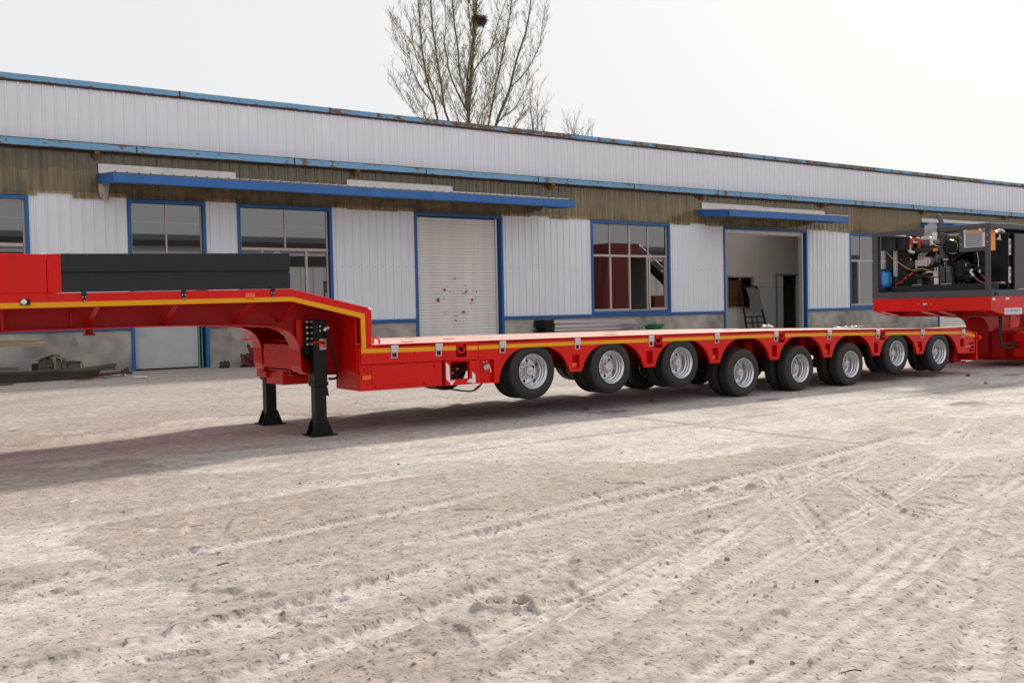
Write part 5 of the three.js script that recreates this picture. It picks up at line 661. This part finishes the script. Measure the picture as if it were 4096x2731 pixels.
// ------------------------------------------------------------------ small things in the yard
{
  let t = thing('panel_stack', 'flat stack of bare aluminium channel panels with black wrapped ends below the eight-light window', 'panel stack', [15.3, 0, -16.75], -0.0117);
  let y = 0.69; for (let i = 0; i < 10; i++) { const h = rr(0.036, 0.052), sh = rr(-0.05, 0.06); const p = part('panel', [prismX([[0, 0], [0.012, 0], [0.012, h - 0.006], [-0.6, h - 0.006], [-0.6, 0.01], [0, 0.01]], -1.9 + sh, 2.1 + sh * 2)], i % 3 === 1 ? M.alu : std(L(...mul([0.6, 0.56, 0.57], rr(0.6, 1.1))), 0.35, 0.6), t); p.position.y = y; p.rotation.z = rr(-0.012, 0.004); y += h + 0.002; }
  for (let i = 0; i < 9; i++) part('rubber_end', rb(-2.45 + rr(0, 0.2), -1.9, 0.66 + i * 0.055, 0.7 + i * 0.055, -0.6, 0.015 + rr(0, 0.08), 0.012), M.blackMatt, t);
  part('support_block', [bx(-1.6, -1.4, 0, 0.688, -0.6, -0.02), bx(1.5, 1.7, 0, 0.688, -0.6, -0.02)], M.greyTimber, t);
  t = thing('plastic_tub', 'shallow green plastic tub right of the aluminium panel stack', 'tub', [17.6, 0.66, -16.0]);
  const green = phy(L(0.012, 0.2, 0.1), 0.35); part('bowl', at(lathe([[0, 0], [0.3, 0], [0.33, 0.02], [0.42, 0.15], [0.46, 0.155], [0.46, 0.17], [0.41, 0.17], [0.31, 0.03], [0, 0.025]], 32), 0, 0, 0), green, t); part('handle', [rb(0.4, 0.55, 0.11, 0.18, -0.05, 0.05, 0.015), rb(-0.05, 0.3, 0.15, 0.2, 0.38, 0.43, 0.015)], green, t); part('inner_tub', at(lathe([[0, 0.05], [0.28, 0.05], [0.36, 0.19], [0.39, 0.2], [0.39, 0.21], [0, 0.2]], 28), 0.12, 0, 0.02), green, t); t.scale.set(1, 1, 0.6);
  t = thing('work_stool', 'low wooden stool carrying the green tub', 'stool', [17.6, 0, -16.0]); part('seat', rb(-0.4, 0.4, 0.61, 0.655, -0.25, 0.25), M.greyTimber, t); for (const a of [-0.33, 0.33]) for (const b of [-0.2, 0.2]) part('leg', bx(a - 0.03, a + 0.03, 0.003, 0.609, b - 0.03, b + 0.03), M.greyTimber, t);
  // timber heap at the left
  const beam = (name, label, cat, a, b, w, h, m, jag = 0.02) => { const A = V(...a), B = V(...b), l = A.distanceTo(B), g = new THREE.BoxGeometry(l, h, w, 16, 3, 3), p = g.attributes.position; for (let i = 0; i < p.count; i++) { const x = p.getX(i), k = vnoise(x * 3 + a[0] * 7, p.getY(i) * 9 + p.getZ(i) * 7, 6) - 0.5; p.setXYZ(i, x + (Math.abs(x) > l / 2 - 0.01 ? 0.12 * k : 0), p.getY(i) + jag * k, p.getZ(i) + jag * k); } g.computeVertexNormals(); const o = thing(name, label, cat, A.clone().lerp(B, 0.5).toArray()); const d = B.clone().sub(A).normalize(); part('timber', g, m, o); o.quaternion.setFromUnitVectors(V(1, 0, 0), d); return o; };
  beam('timber_beam', 'thick blackened timber beam lying in front of the heap at the far left', 'timber', [-7.5, 0.13, -14.9], [-2.5, 0.125, -15.1], 0.3, 0.22, M.darkTimber);
  beam('timber_plank', 'dark weathered plank lying on top behind the thick blackened beam', 'timber', [-7, 0.27, -15.35], [-2.5, 0.2, -15.55], 0.35, 0.08, M.midTimber);
  beam('timber_plank', 'split grey-brown plank with a raised jagged right end', 'timber', [-3.2, 0.18, -15.75], [-1.95, 0.27, -15.65], 0.09, 0.13, M.midTimber, 0.05); beam('timber_plank', 'low dark plank on the ground next to the blue door post', 'timber', [-2.9, 0.05, -15.9], [-1.45, 0.05, -16.3], 0.25, 0.07, M.midTimber); beam('timber_offcut', 'short rough timber stump at the right end of the heap', 'timber', [-1.68, 0.11, -16.05], [-1.56, 0.17, -16.05], 0.13, 0.1, M.midTimber, 0.05);
  beam('timber_plank', 'grey plank lying at the back of the heap at the picture edge', 'timber', [-7, 0.36, -15.9], [-4.2, 0.32, -15.95], 0.25, 0.07, M.greyTimber); beam('timber_plank', 'flat brown board on the ground in front of the blackened beam', 'timber', [-5.6, 0.02, -14.25], [-4.55, 0.02, -14.3], 0.2, 0.03, M.darkTimber, 0.01);
  beam('steel_rod', 'thin rusty red rod lying by the end of the blackened beam', 'rod', [-3.28, 0.02, -14.15], [-2.45, 0.06, -14.8], 0.035, 0.03, std(L(0.28, 0.09, 0.06), 0.7), 0.004); beam('steel_rod', 'crooked pale stick beside the rusty red rod', 'stick', [-2.5, 0.03, -14.75], [-1.9, 0.06, -15.1], 0.03, 0.03, M.greyTimber, 0.02);
  const box = thing('broken_crate', 'broken wooden crate with pale corner battens standing behind the timber heap', 'crate', [-3.15, 0.3, -16.15], 0.2);
  part('slat', [rb(-0.6, -0.42, -0.3, 0.2, -0.02, 0.0, 0.003)], M.midTimber, box); part('slat', rb(-0.41, -0.24, -0.3, 0.24, -0.03, -0.01, 0.003), M.midTimber, box); for (const [a, b] of [[-0.16, -0.02], [0.0, 0.12]]) part('slat', prism([[a, -0.3], [b, -0.3], [b - 0.02, 0.2 - a * 0.6], [a, 0.24 - a * 0.6]], -0.04, -0.02), M.greyTimber, box); part('slat', rb(0.14, 0.46, -0.3, 0.13, -0.03, -0.01, 0.003), M.greyTimber, box); part('batten', bar([-0.2, -0.3, 0.02], [-0.2, 0.3, 0.02], 0.045, 0.04), M.paleTimber, box); part('batten', bar([-0.18, 0.27, 0.02], [0.1, 0.14, 0.02], 0.03, 0.04), M.paleTimber, box); part('batten', bar([0.1, 0.15, 0.02], [0.46, 0.13, 0.02], 0.03, 0.04), M.paleTimber, box); part('batten', bar([0.46, 0.13, 0.02], [0.56, -0.16, 0.02], 0.03, 0.04), M.paleTimber, box); part('batten', bar([-0.56, 0.2, 0.02], [-0.22, 0.31, 0.02], 0.05, 0.04), M.darkTimber, box); part('back_board', bx(-0.6, 0.46, -0.3, 0.1, -0.45, -0.43), M.darkTimber, box);
  // bright planks sticking in from the left on trestles
  for (const x of [-7.2, -8.8]) { t = thing('trestle', x > -8 ? 'grey wooden trestle nearer the free end of the pale planks' : 'grey wooden trestle at the far left end of the pale planks', 'trestle', [x, 0, -8], 0, 'trestles carrying the pale planks'); part('top_rail', bx(-0.05, 0.05, 0.98, 1.085, -0.4, 0.4), M.greyTimber, t); for (const z of [-0.3, 0.3]) for (const s of [-1, 1]) part('leg', bar([s * 0.25, 0.01, z], [s * 0.03, 0.98, z], 0.06, 0.05), M.greyTimber, t); }
  t = thing('pale_plank', 'lower of two pale new planks sticking in at the left edge', 'plank', [0, 0, 0]); part('plank', prism([[-9.4, 1.09], [-4.9, 1.06], [-4.9, 1.125], [-9.4, 1.155]], -8.15, -7.92, 0.003), M.paleTimber, t); t = thing('pale_plank', 'upper of two pale new planks sticking in at the left edge', 'plank', [0, 0, 0]); part('plank', prism([[-9.4, 1.16], [-4.98, 1.132], [-4.98, 1.185], [-9.4, 1.235]], -8.2, -8.0, 0.004), M.paleTimber, t);
  const crumple = (w, h, d, n, s, k = 0.5) => { const g = new THREE.SphereGeometry(1, n, Math.round(n * 0.7)), p = g.attributes.position; for (let i = 0; i < p.count; i++) { const x = p.getX(i), y = p.getY(i), z = p.getZ(i), q = 1 - k + 2 * k * Math.abs(2 * fbm(x * 2.2 + s, y * 2.6 + z * 2.1, 3, s) - 1); p.setXYZ(i, x * w * q, Math.max(-0.02, (y + 0.35) * h * q), z * d * q); } g.computeVertexNormals(); return g; };
  t = thing('cloth_heap', 'crumpled dark red cloth heaped at the foot of the wall behind the far leg', 'cloth', [2.25, 0.03, -16.75]); part('cloth', crumple(0.5, 0.5, 0.35, 44, 5, 0.6), std(L(0.13, 0.025, 0.03), 0.8), t); t = thing('rag', 'dark rag on the ground at the foot of the wall', 'rag', [1.32, 0.02, -16.85]); part('cloth', crumple(0.2, 0.14, 0.12, 26, 9, 0.5), std(L(0.05, 0.042, 0.04), 0.9), t); t = thing('rag', 'small black scrap between the dark rag and the red cloth', 'rag', [1.85, 0.02, -16.8]); part('cloth', crumple(0.15, 0.06, 0.1, 22, 19, 0.5), std(L(0.03, 0.03, 0.03), 0.9), t);
  const paper = (label, x, z, w, d, ry, m = M.white) => { const g = new THREE.BoxGeometry(w, 0.003, d, 8, 1, 6), p = g.attributes.position; for (let i = 0; i < p.count; i++) p.setY(i, p.getY(i) + 0.035 * vnoise(p.getX(i) * 9 + x, p.getZ(i) * 9, 3)); g.computeVertexNormals(); const o = thing('paper_scrap', label, 'paper', [x, groundAt(x, z)[0] + 0.012, z], ry); part('sheet', g, m, o); };
  paper('folded white paper by the right end of the timber heap', -1.9, -15.5, 0.4, 0.22, 0.3); paper('white paper sheet lying on the ground below the glazed door', -1.7, -14.2, 0.34, 0.2, 0.1); paper('small white scrap on the sunlit ground at the left', -6.0, -3.85, 0.14, 0.07, 0.2); paper('tiny white scrap on the dirt left of the tracks', -6.45, 2.35, 0.06, 0.03, 0.5); paper('rust coloured scrap lying in the dirt in front of the legs', -5.93, 3.9, 0.09, 0.03, 0.2, std(L(0.3, 0.16, 0.09), 0.8)); paper('bluish black scrap lying on the dirt in the foreground', -6.17, 5.18, 0.07, 0.025, 0.1, std(L(0.03, 0.04, 0.055), 0.5)); paper('pale scrap lying in the lower foreground dirt', -6.45, 6.82, 0.05, 0.03, 0.9, M.flash);
  paper('white cup-sized scrap on the edge of the dirt at the right', 2.76, 4.68, 0.09, 0.05, 0.3);
  const stone = (label, x, z, r, m, ry = 0) => { const o = thing('stone', label, 'stone', [x, groundAt(x, z)[0], z], ry); part('rock', crumple(r * 1.2, r * 0.9, r, 16, Math.round(x * 13 + 90), 0.3), m, o); }; const grey = std(L(0.26, 0.235, 0.215), 0.95), dk = std(L(0.08, 0.075, 0.07), 0.9);
  for (const [l, x, z, r] of [['stone at the bottom edge below the footprints', -4.84, 8.08, 0.012], ['pair-forming stone right of the bottom edge stone', -4.72, 8.2, 0.011], ['round brown pebble in the middle foreground', -5.42, 6.95, 0.013], ['grey pebble left of the round brown pebble', -6.05, 6.84, 0.014], ['clod on the dirt below the middle wheels', -2.97, 4.83, 0.014], ['clod on the left half of the shaded strip edge', -4.65, 2.74, 0.016], ['lone clod left of the landing legs shadow', -3.41, 2.3, 0.014], ['small clod between two crossing tracks', -2.92, 6.04, 0.014], ['small grey clod beside the ribbed track', -3.71, 6.92, 0.016]]) stone(l, x, z, r, grey, x); for (const [l, x, z, r] of [['tiny dark lump in front of the boot prints', -3.67, 7.53, 0.012], ['dark lump on the concrete in front of the last wheel', 10.7, 0.32, 0.05], ['dark chip on the concrete left of the drain patch', 2.83, -0.6, 0.025], ['dark chip on bare concrete before the fourth wheel', 1.23, -0.34, 0.04], ['brick coloured chip on the concrete at the right', 9.2, 1.5, 0.035]]) stone(l, x, z, r, l.startsWith('brick') ? std(L(0.35, 0.12, 0.07), 0.9) : dk, z);
  const stick = (label, a, b, r) => { const o = thing('stick', label, 'stick', [0, 0, 0]); part('twig', pipe([[...a], [lerp(a[0], b[0], 0.5) + 0.02, lerp(a[1], b[1], 0.5) + 0.004, lerp(a[2], b[2], 0.5)], [...b]], r, 12, 6), M.darkTimber, o); };
  stick('short pale stick lying in the dirt at the bottom edge', [-4.7, 0.02, 8.43], [-4.62, 0.022, 8.47], 0.003);
  // loose wrapping on the trailer deck
  t = thing('plastic_wrapping', 'crumpled clear plastic wrapping lying on the far edge of the trailer deck', 'wrapping', [8.1, deckY(8.1) + 0.01, -2.6]); part('film', crumple(0.2, 0.05, 0.1, 30, 33, 0.6), phy(L(0.6, 0.6, 0.62), 0.25), t);
  t = thing('wire_tangle', 'tangle of pale strapping wire on the tail of the trailer deck', 'wire', [10.9, deckY(10.9), -2.4]); part('wire', pipe(Array.from({ length: 60 }, (_, i) => [-0.9 + i * 0.045 + 0.05 * Math.sin(i * 2.1), 0.015 + 0.03 * Math.abs(Math.sin(i * 1.3)) + (i > 45 ? -(i - 45) * 0.0 : 0), 0.1 * Math.sin(i * 0.9)]), 0.006, 240, 4), M.zinc, t);
}
// ------------------------------------------------------------------ trees behind the workshop
function limbPath(pts) { return new THREE.CatmullRomCurve3(pts.map((p) => V(...p)), false, 'centripetal'); }
function taper(curve, r0, r1, n, seg) { // tapered tube
  const P = [], I = [], fr = curve.computeFrenetFrames(n, false);
  for (let i = 0; i <= n; i++) { const c = curve.getPointAt(i / n), r = lerp(r0, r1, Math.pow(i / n, 0.85)); for (let j = 0; j < seg; j++) { const a = j / seg * 6.2832; P.push(c.x + r * (Math.cos(a) * fr.normals[i].x + Math.sin(a) * fr.binormals[i].x), c.y + r * (Math.cos(a) * fr.normals[i].y + Math.sin(a) * fr.binormals[i].y), c.z + r * (Math.cos(a) * fr.normals[i].z + Math.sin(a) * fr.binormals[i].z)); } }
  for (let i = 0; i < n; i++) for (let j = 0; j < seg; j++) { const a = i * seg + j, b = i * seg + (j + 1) % seg; I.push(a, a + seg, b, b, a + seg, b + seg); }
  const g = new THREE.BufferGeometry(); g.setAttribute('position', new THREE.Float32BufferAttribute(P, 3)); g.setIndex(I); g.computeVertexNormals(); return g;
}
const catkin = new THREE.ConeGeometry(0.016, 0.13, 3); catkin.rotateX(Math.PI);
function twiggy(tree, limbs, o) { // side branches, twigs and hanging catkins on the given limbs
  const br = [], tw = [], cat = [];
  const side = (base, dir, len, r, lvl, list) => {
    const bend = V(0, 1, 0).multiplyScalar(len * 0.28), p1 = base.clone().addScaledVector(dir, len * 0.5).addScaledVector(bend, 0.35), p2 = base.clone().addScaledVector(dir, len * 0.9).add(bend); p1.add(V(rr(-1, 1), rr(-1, 1), rr(-1, 1)).multiplyScalar(len * 0.04));
    const c = new THREE.CatmullRomCurve3([base, p1, p2]); list.push(taper(c, r, r * 0.35, lvl === 0 ? 5 : 3, lvl === 0 ? 4 : 3)); return c;
  };
  for (const { c, r0, r1, from = 0.1 } of limbs) {
    const L0 = c.getLength(), n = Math.round(L0 * o.density);
    for (let i = 0; i < n; i++) {
      const u = from + (1 - from) * (i + rnd()) / n, b = c.getPointAt(u), tg = c.getTangentAt(u), az = rr(0, 6.283), out = V(Math.cos(az), 0, Math.sin(az)); if (rnd() < 0.6) out.z *= 0.5;
      const dir = tg.clone().multiplyScalar(1).addScaledVector(out, rr(0.45, 1.05)).normalize(), len = rr(0.5, 1.9) * o.len * (1 - 0.35 * u);
      const bc = side(b, dir, len, Math.max(0.011, lerp(r0, r1, u) * 0.24), 0, br), m = Math.round(len * 4.2 * o.twigs);
      for (let k = 0; k < m; k++) {
        const q = 0.15 + 0.85 * rnd(), tb = bc.getPointAt(q), a2 = rr(0, 6.283), d2 = bc.getTangentAt(q).addScaledVector(V(Math.cos(a2), rr(-0.3, 0.5), Math.sin(a2)), rr(0.5, 1)).normalize(), tl = rr(0.15, 0.6) * o.len;
        const tc = side(tb, d2, tl, 0.008, 1, tw); const h = o.catkins ? (rnd() * 4 | 0) : 0; for (let s = 0; s < h; s++) cat.push(tc.getPointAt(rr(0.3, 1)));
      }
      if (o.catkins) for (let s = 0; s < 2; s++) cat.push(bc.getPointAt(rr(0.3, 1)));
    }
  }
  const put = (name, list, m) => { const g = mergeGeometries(list.map((q) => strip(boxUV(strip(q))))); g._done = true; part(name, g, m, tree).userData.kind = 'stuff'; };
  put('branches', br, M.bark); put('twigs', tw, M.twig);
  if (cat.length) { const im = new THREE.InstancedMesh(catkin, std(L(0.34, 0.29, 0.1), 0.9), cat.length), mt = new THREE.Matrix4(), q = new THREE.Quaternion(), col = new THREE.Color(); cat.forEach((p, i) => { q.setFromEuler(new THREE.Euler(rr(-0.5, 0.5), rr(0, 6), rr(-0.5, 0.5))); const s = rr(0.5, 1.2); mt.compose(V(p.x, p.y - 0.04 * s, p.z), q, V(s, s, s)); im.setMatrixAt(i, mt); const k = rr(0.4, 1.2); im.setColorAt(i, col.setRGB(k, k * rr(0.85, 1.05), k * 0.9)); }); im.name = 'catkins'; im.userData.kind = 'stuff'; im.castShadow = true; tree.add(im); }
}
{
  const Z = -38, t = thing('poplar_tree', 'tall bare poplar with many upright limbs and hanging catkins behind the workshop roof', 'tree', [24, 0, Z]);
  const Lp = (pts, dz) => pts.map(([x, y], i) => [x - 24, y, pts[0][1] > 11.9 ? dz : dz * Math.min(1, i / 3)]);
  const def = [
    [[[24, 4], [22.3, 9], [21.283, 12.773], [21.03, 13.44], [20.63, 14.5], [20.4, 15.57], [20.22, 16.74], [20.15, 18.1], [20.07, 19.08], [19.85, 22]], 0.6, 0.19, 0.03], [[[21.006, 13.46], [20.36, 14.06], [19.85, 14.78], [19.55, 15.38], [19.46, 15.86], [18.76, 16.54], [18.35, 17.4]], 0.6, 0.075, 0.012], [[[19.46, 15.86], [19.27, 16.5], [19.13, 17.1], [18.8, 17.9]], 0.6, 0.03, 0.01],
    [[[24, 4], [22.9, 10], [22.598, 12.76], [22.35, 13.72], [22.27, 14.78], [22.07, 15.79], [21.89, 17.06], [21.7, 18.42], [21.63, 19.7], [21.4, 23]], -0.6, 0.19, 0.03], [[[22.347, 13.718], [21.82, 14.64], [21.51, 15.16], [20.68, 16.16], [20.38, 17.08], [20.2, 18.6]], -0.6, 0.07, 0.015], [[[23.51, 13.41], [22.92, 14.3], [22.29, 15.63], [22.15, 16.54], [22.0, 17.17], [22.14, 18.26], [22.0, 21]], 0.2, 0.1, 0.015],
    [[[24, 4], [23.7, 9], [23.58, 12.8], [23.52, 13.9], [23.16, 15.03], [22.99, 15.9], [22.94, 17.1], [22.75, 18.35], [22.62, 19.87], [22.6, 22]], 0.2, 0.16, 0.03], [[[24, 0], [23.75, 7], [23.62, 11], [23.66, 12.8], [23.82, 14.4], [24.04, 16.32], [24.2, 18], [24.41, 19.46], [24.43, 20.2], [24.6, 25]], 0.02, 0.36, 0.05], [[[23.55, 13.3], [23.56, 15.3], [23.83, 16.76], [24.03, 17.98], [24.1, 21]], 0.2, 0.14, 0.03],
    [[[24.02, 15.65], [24.2, 15.96], [24.86, 16.8], [25.46, 17.5], [25.97, 18.98], [26.66, 20.54]], 0.02, 0.08, 0.02], [[[24.03, 18.02], [23.89, 19.14], [23.86, 20.08], [23.7, 22]], 0.02, 0.06, 0.015],
    [[[24, 4], [24.8, 9.5], [25.28, 12.82], [25.67, 14.12], [26, 15.5], [26.32, 16.47], [26.66, 17.87], [26.99, 19.14], [27.27, 20.64], [27.4, 23]], -0.3, 0.17, 0.03], [[[25.2, 12], [25.4, 12.83], [26.4, 14.92], [26.79, 16.19], [27.31, 17.62], [27.7, 18.5], [28.04, 19.79], [28.19, 20.8], [28.3, 23]], 0.5, 0.16, 0.03], [[[26.46, 15.08], [27.33, 15.86], [28.15, 16.85], [28.8, 18.03], [29.09, 19.46], [29.3, 20.5]], 0.5, 0.06, 0.012],
    [[[24, 8], [24.3, 12.83], [24.9, 14.13], [25.23, 15.5], [25.43, 16.16], [25.6, 17.5]], 0.6, 0.07, 0.012], [[[24.4, 10], [24.7, 12.77], [25.08, 14.15], [25.29, 15.28], [25.3, 17]], -0.4, 0.06, 0.012], [[[25, 11], [25.64, 12.86], [26.98, 14.0], [27.61, 15.06], [28.2, 16.07]], 0.4, 0.06, 0.012], [[[22.5, 9], [20.85, 12.78], [20.55, 13.62], [20.2, 14.45], [19.8, 15.3]], -0.4, 0.06, 0.012], [[[22.4, 9], [20.3, 12.6], [19.2, 13.7], [18.5, 14.6]], 0.4, 0.05, 0.01], [[[24, 9], [22.9, 12.8], [22.3, 14.0], [21.0, 16]], 0.5, 0.05, 0.01], [[[25.5, 10], [27, 12.6], [28, 14], [28.5, 15.2]], -0.5, 0.05, 0.01]];
  const limbs = def.map(([p, dz, r0, r1], i) => { const c = limbPath(Lp(p, dz)); const a0 = r0 * 0.6, a1 = r1 * 0.9; part(i === 7 ? 'trunk' : 'limb', taper(c, a0, a1, 24, 7), M.bark, t); return { c, r0: a0, r1: a1, from: p[0][1] < 8 ? 0.5 : p[0][1] < 12 ? 0.25 : 0.05 }; });
  twiggy(t, limbs, { density: 5.4, len: 1.05, twigs: 1.6, catkins: true });
  for (const [x, z, h, lab] of [[25.75, -34, 15.5, 'slim bare sapling rising right of the poplar'], [26.7, -36, 14.1, 'low bare sapling next to the slim sapling'], [27.9, -33, 13.5, 'bare shrub top showing just above the roof edge'], [28.9, -34, 13.7, 'bare forked shrub top right of the smaller one above the roof edge'], [29.75, -34.5, 13.1, 'lowest bare twig top at the right above the roof edge']]) {
    const s = thing('bare_sapling', lab, 'tree', [x, 0, z]), ls = []; const lean = rr(-0.2, 0.3);
    for (let k = 0; k < 7; k++) { const a = rr(-0.7, 0.7), hh = h * rr(0.82, 1) * (k === 0 ? 1 : 0.97); const c = limbPath([[0, k ? h * 0.45 : 0, 0], [a * 0.5, h * 0.72, rr(-0.3, 0.3)], [a + lean * 0.5, h * 0.86, rr(-0.4, 0.4)], [a * 1.6 + lean, hh, rr(-0.5, 0.5)]]); part(k ? 'limb' : 'trunk', taper(c, k ? 0.035 : 0.06, 0.009, 16, 5), M.bark, s); ls.push({ c, r0: 0.03, r1: 0.008, from: 0.45 }); }
    twiggy(s, ls, { density: 2.2, len: 0.7, twigs: 0.7, catkins: false });
  }
  const n = thing('bird_nest', 'round nest of dark twigs high in the fork of the poplar', 'nest', [24.52, 18.95, Z + 0.15]), st = []; for (let i = 0; i < 520; i++) { const a = rr(0, 6.283), b = rr(-1.2, 0.75), R = rr(0.26, 0.5), p = V(Math.cos(a) * Math.cos(b) * R, Math.sin(b) * R * 0.75, Math.sin(a) * Math.cos(b) * R), d = V(-Math.sin(a), rr(-0.5, 0.5), Math.cos(a)).addScaledVector(V(rr(-1, 1), rr(-1, 1), rr(-1, 1)), 0.6).normalize().multiplyScalar(rr(0.12, 0.26)); st.push(rod(p.clone().sub(d).toArray(), p.clone().add(d).toArray(), 0.009, 3)); } part('twigs', st, std(L(0.055, 0.035, 0.03), 0.95), n).userData.kind = 'stuff'; part('cup', at(new THREE.SphereGeometry(0.34, 16, 12), 0, -0.05, 0).scale(1, 0.7, 1), std(L(0.04, 0.026, 0.022), 0.95), n);
  const b = thing('black_bird', 'black bird sitting on the left rim of the nest', 'bird', [24.15, 19.22, Z + 0.3]), body = lathe([[0, -0.16], [0.03, -0.15], [0.055, -0.08], [0.065, 0], [0.055, 0.07], [0.035, 0.11], [0.042, 0.14], [0.036, 0.175], [0.012, 0.19], [0.004, 0.225], [0, 0.23]], 14); part('body', [body, bar([0, -0.13, -0.01], [0.02, -0.36, -0.03], 0.06, 0.015), bar([0.06, 0.05, 0], [0.05, -0.2, -0.02], 0.05, 0.015)].map((g, i) => g), M.blackMatt, b); part('leg', [rod([0.01, -0.1, 0.02], [0.02, -0.22, 0.03], 0.006, 5), rod([-0.02, -0.1, 0.02], [-0.01, -0.22, 0.03], 0.006, 5)], M.blackMatt, b); b.rotation.z = 0.35;
  const f = thing('flying_bird', 'tiny bird in flight against the sky right of the main trunk', 'bird', [23.46, 16.61, -34]); part('body', [at(lathe([[0, -0.1], [0.02, -0.06], [0.025, 0], [0.015, 0.06], [0, 0.1]], 10), 0, 0, 0, 0, 0, 1.57), bar([0, 0, 0], [0.1, 0.06, 0.12], 0.05, 0.008), bar([0, 0, 0], [0.08, 0.05, -0.12], 0.05, 0.008)], M.blackMatt, f);
}
// ------------------------------------------------------------------ workshop across the yard, mirrored in the window panes
{
  const t = thing('opposite_workshop', 'pale ribbed workshop across the yard behind the camera, mirrored in the panes', 'building', [0, 0, 25]);
  part('wall', bx(-40, 90, 0, 6.6, 0, 14), M.panelTop, t); part('eave_band', bx(-40, 90, 6.6, 7.0, -0.3, 14.3), M.frameGrey, t); part('dark_strip', bx(-40, 90, 5.2, 6.0, -0.05, -0.001), M.inDark, t); part('rib', Array.from({ length: 130 }, (_, i) => bx(-40 + i, -39.96 + i, 0, 5.18, -0.03, -0.001)), M.panelTop, t); part('roof', prismX([[-0.3, 7.0], [7, 8.0], [14.3, 7.0]], -40, 90), M.frameGrey, t);
}
scene.traverse((o) => { if (o.isMesh) { o.castShadow = true; o.receiveShadow = true; } });
renderer.render(scene, camera);
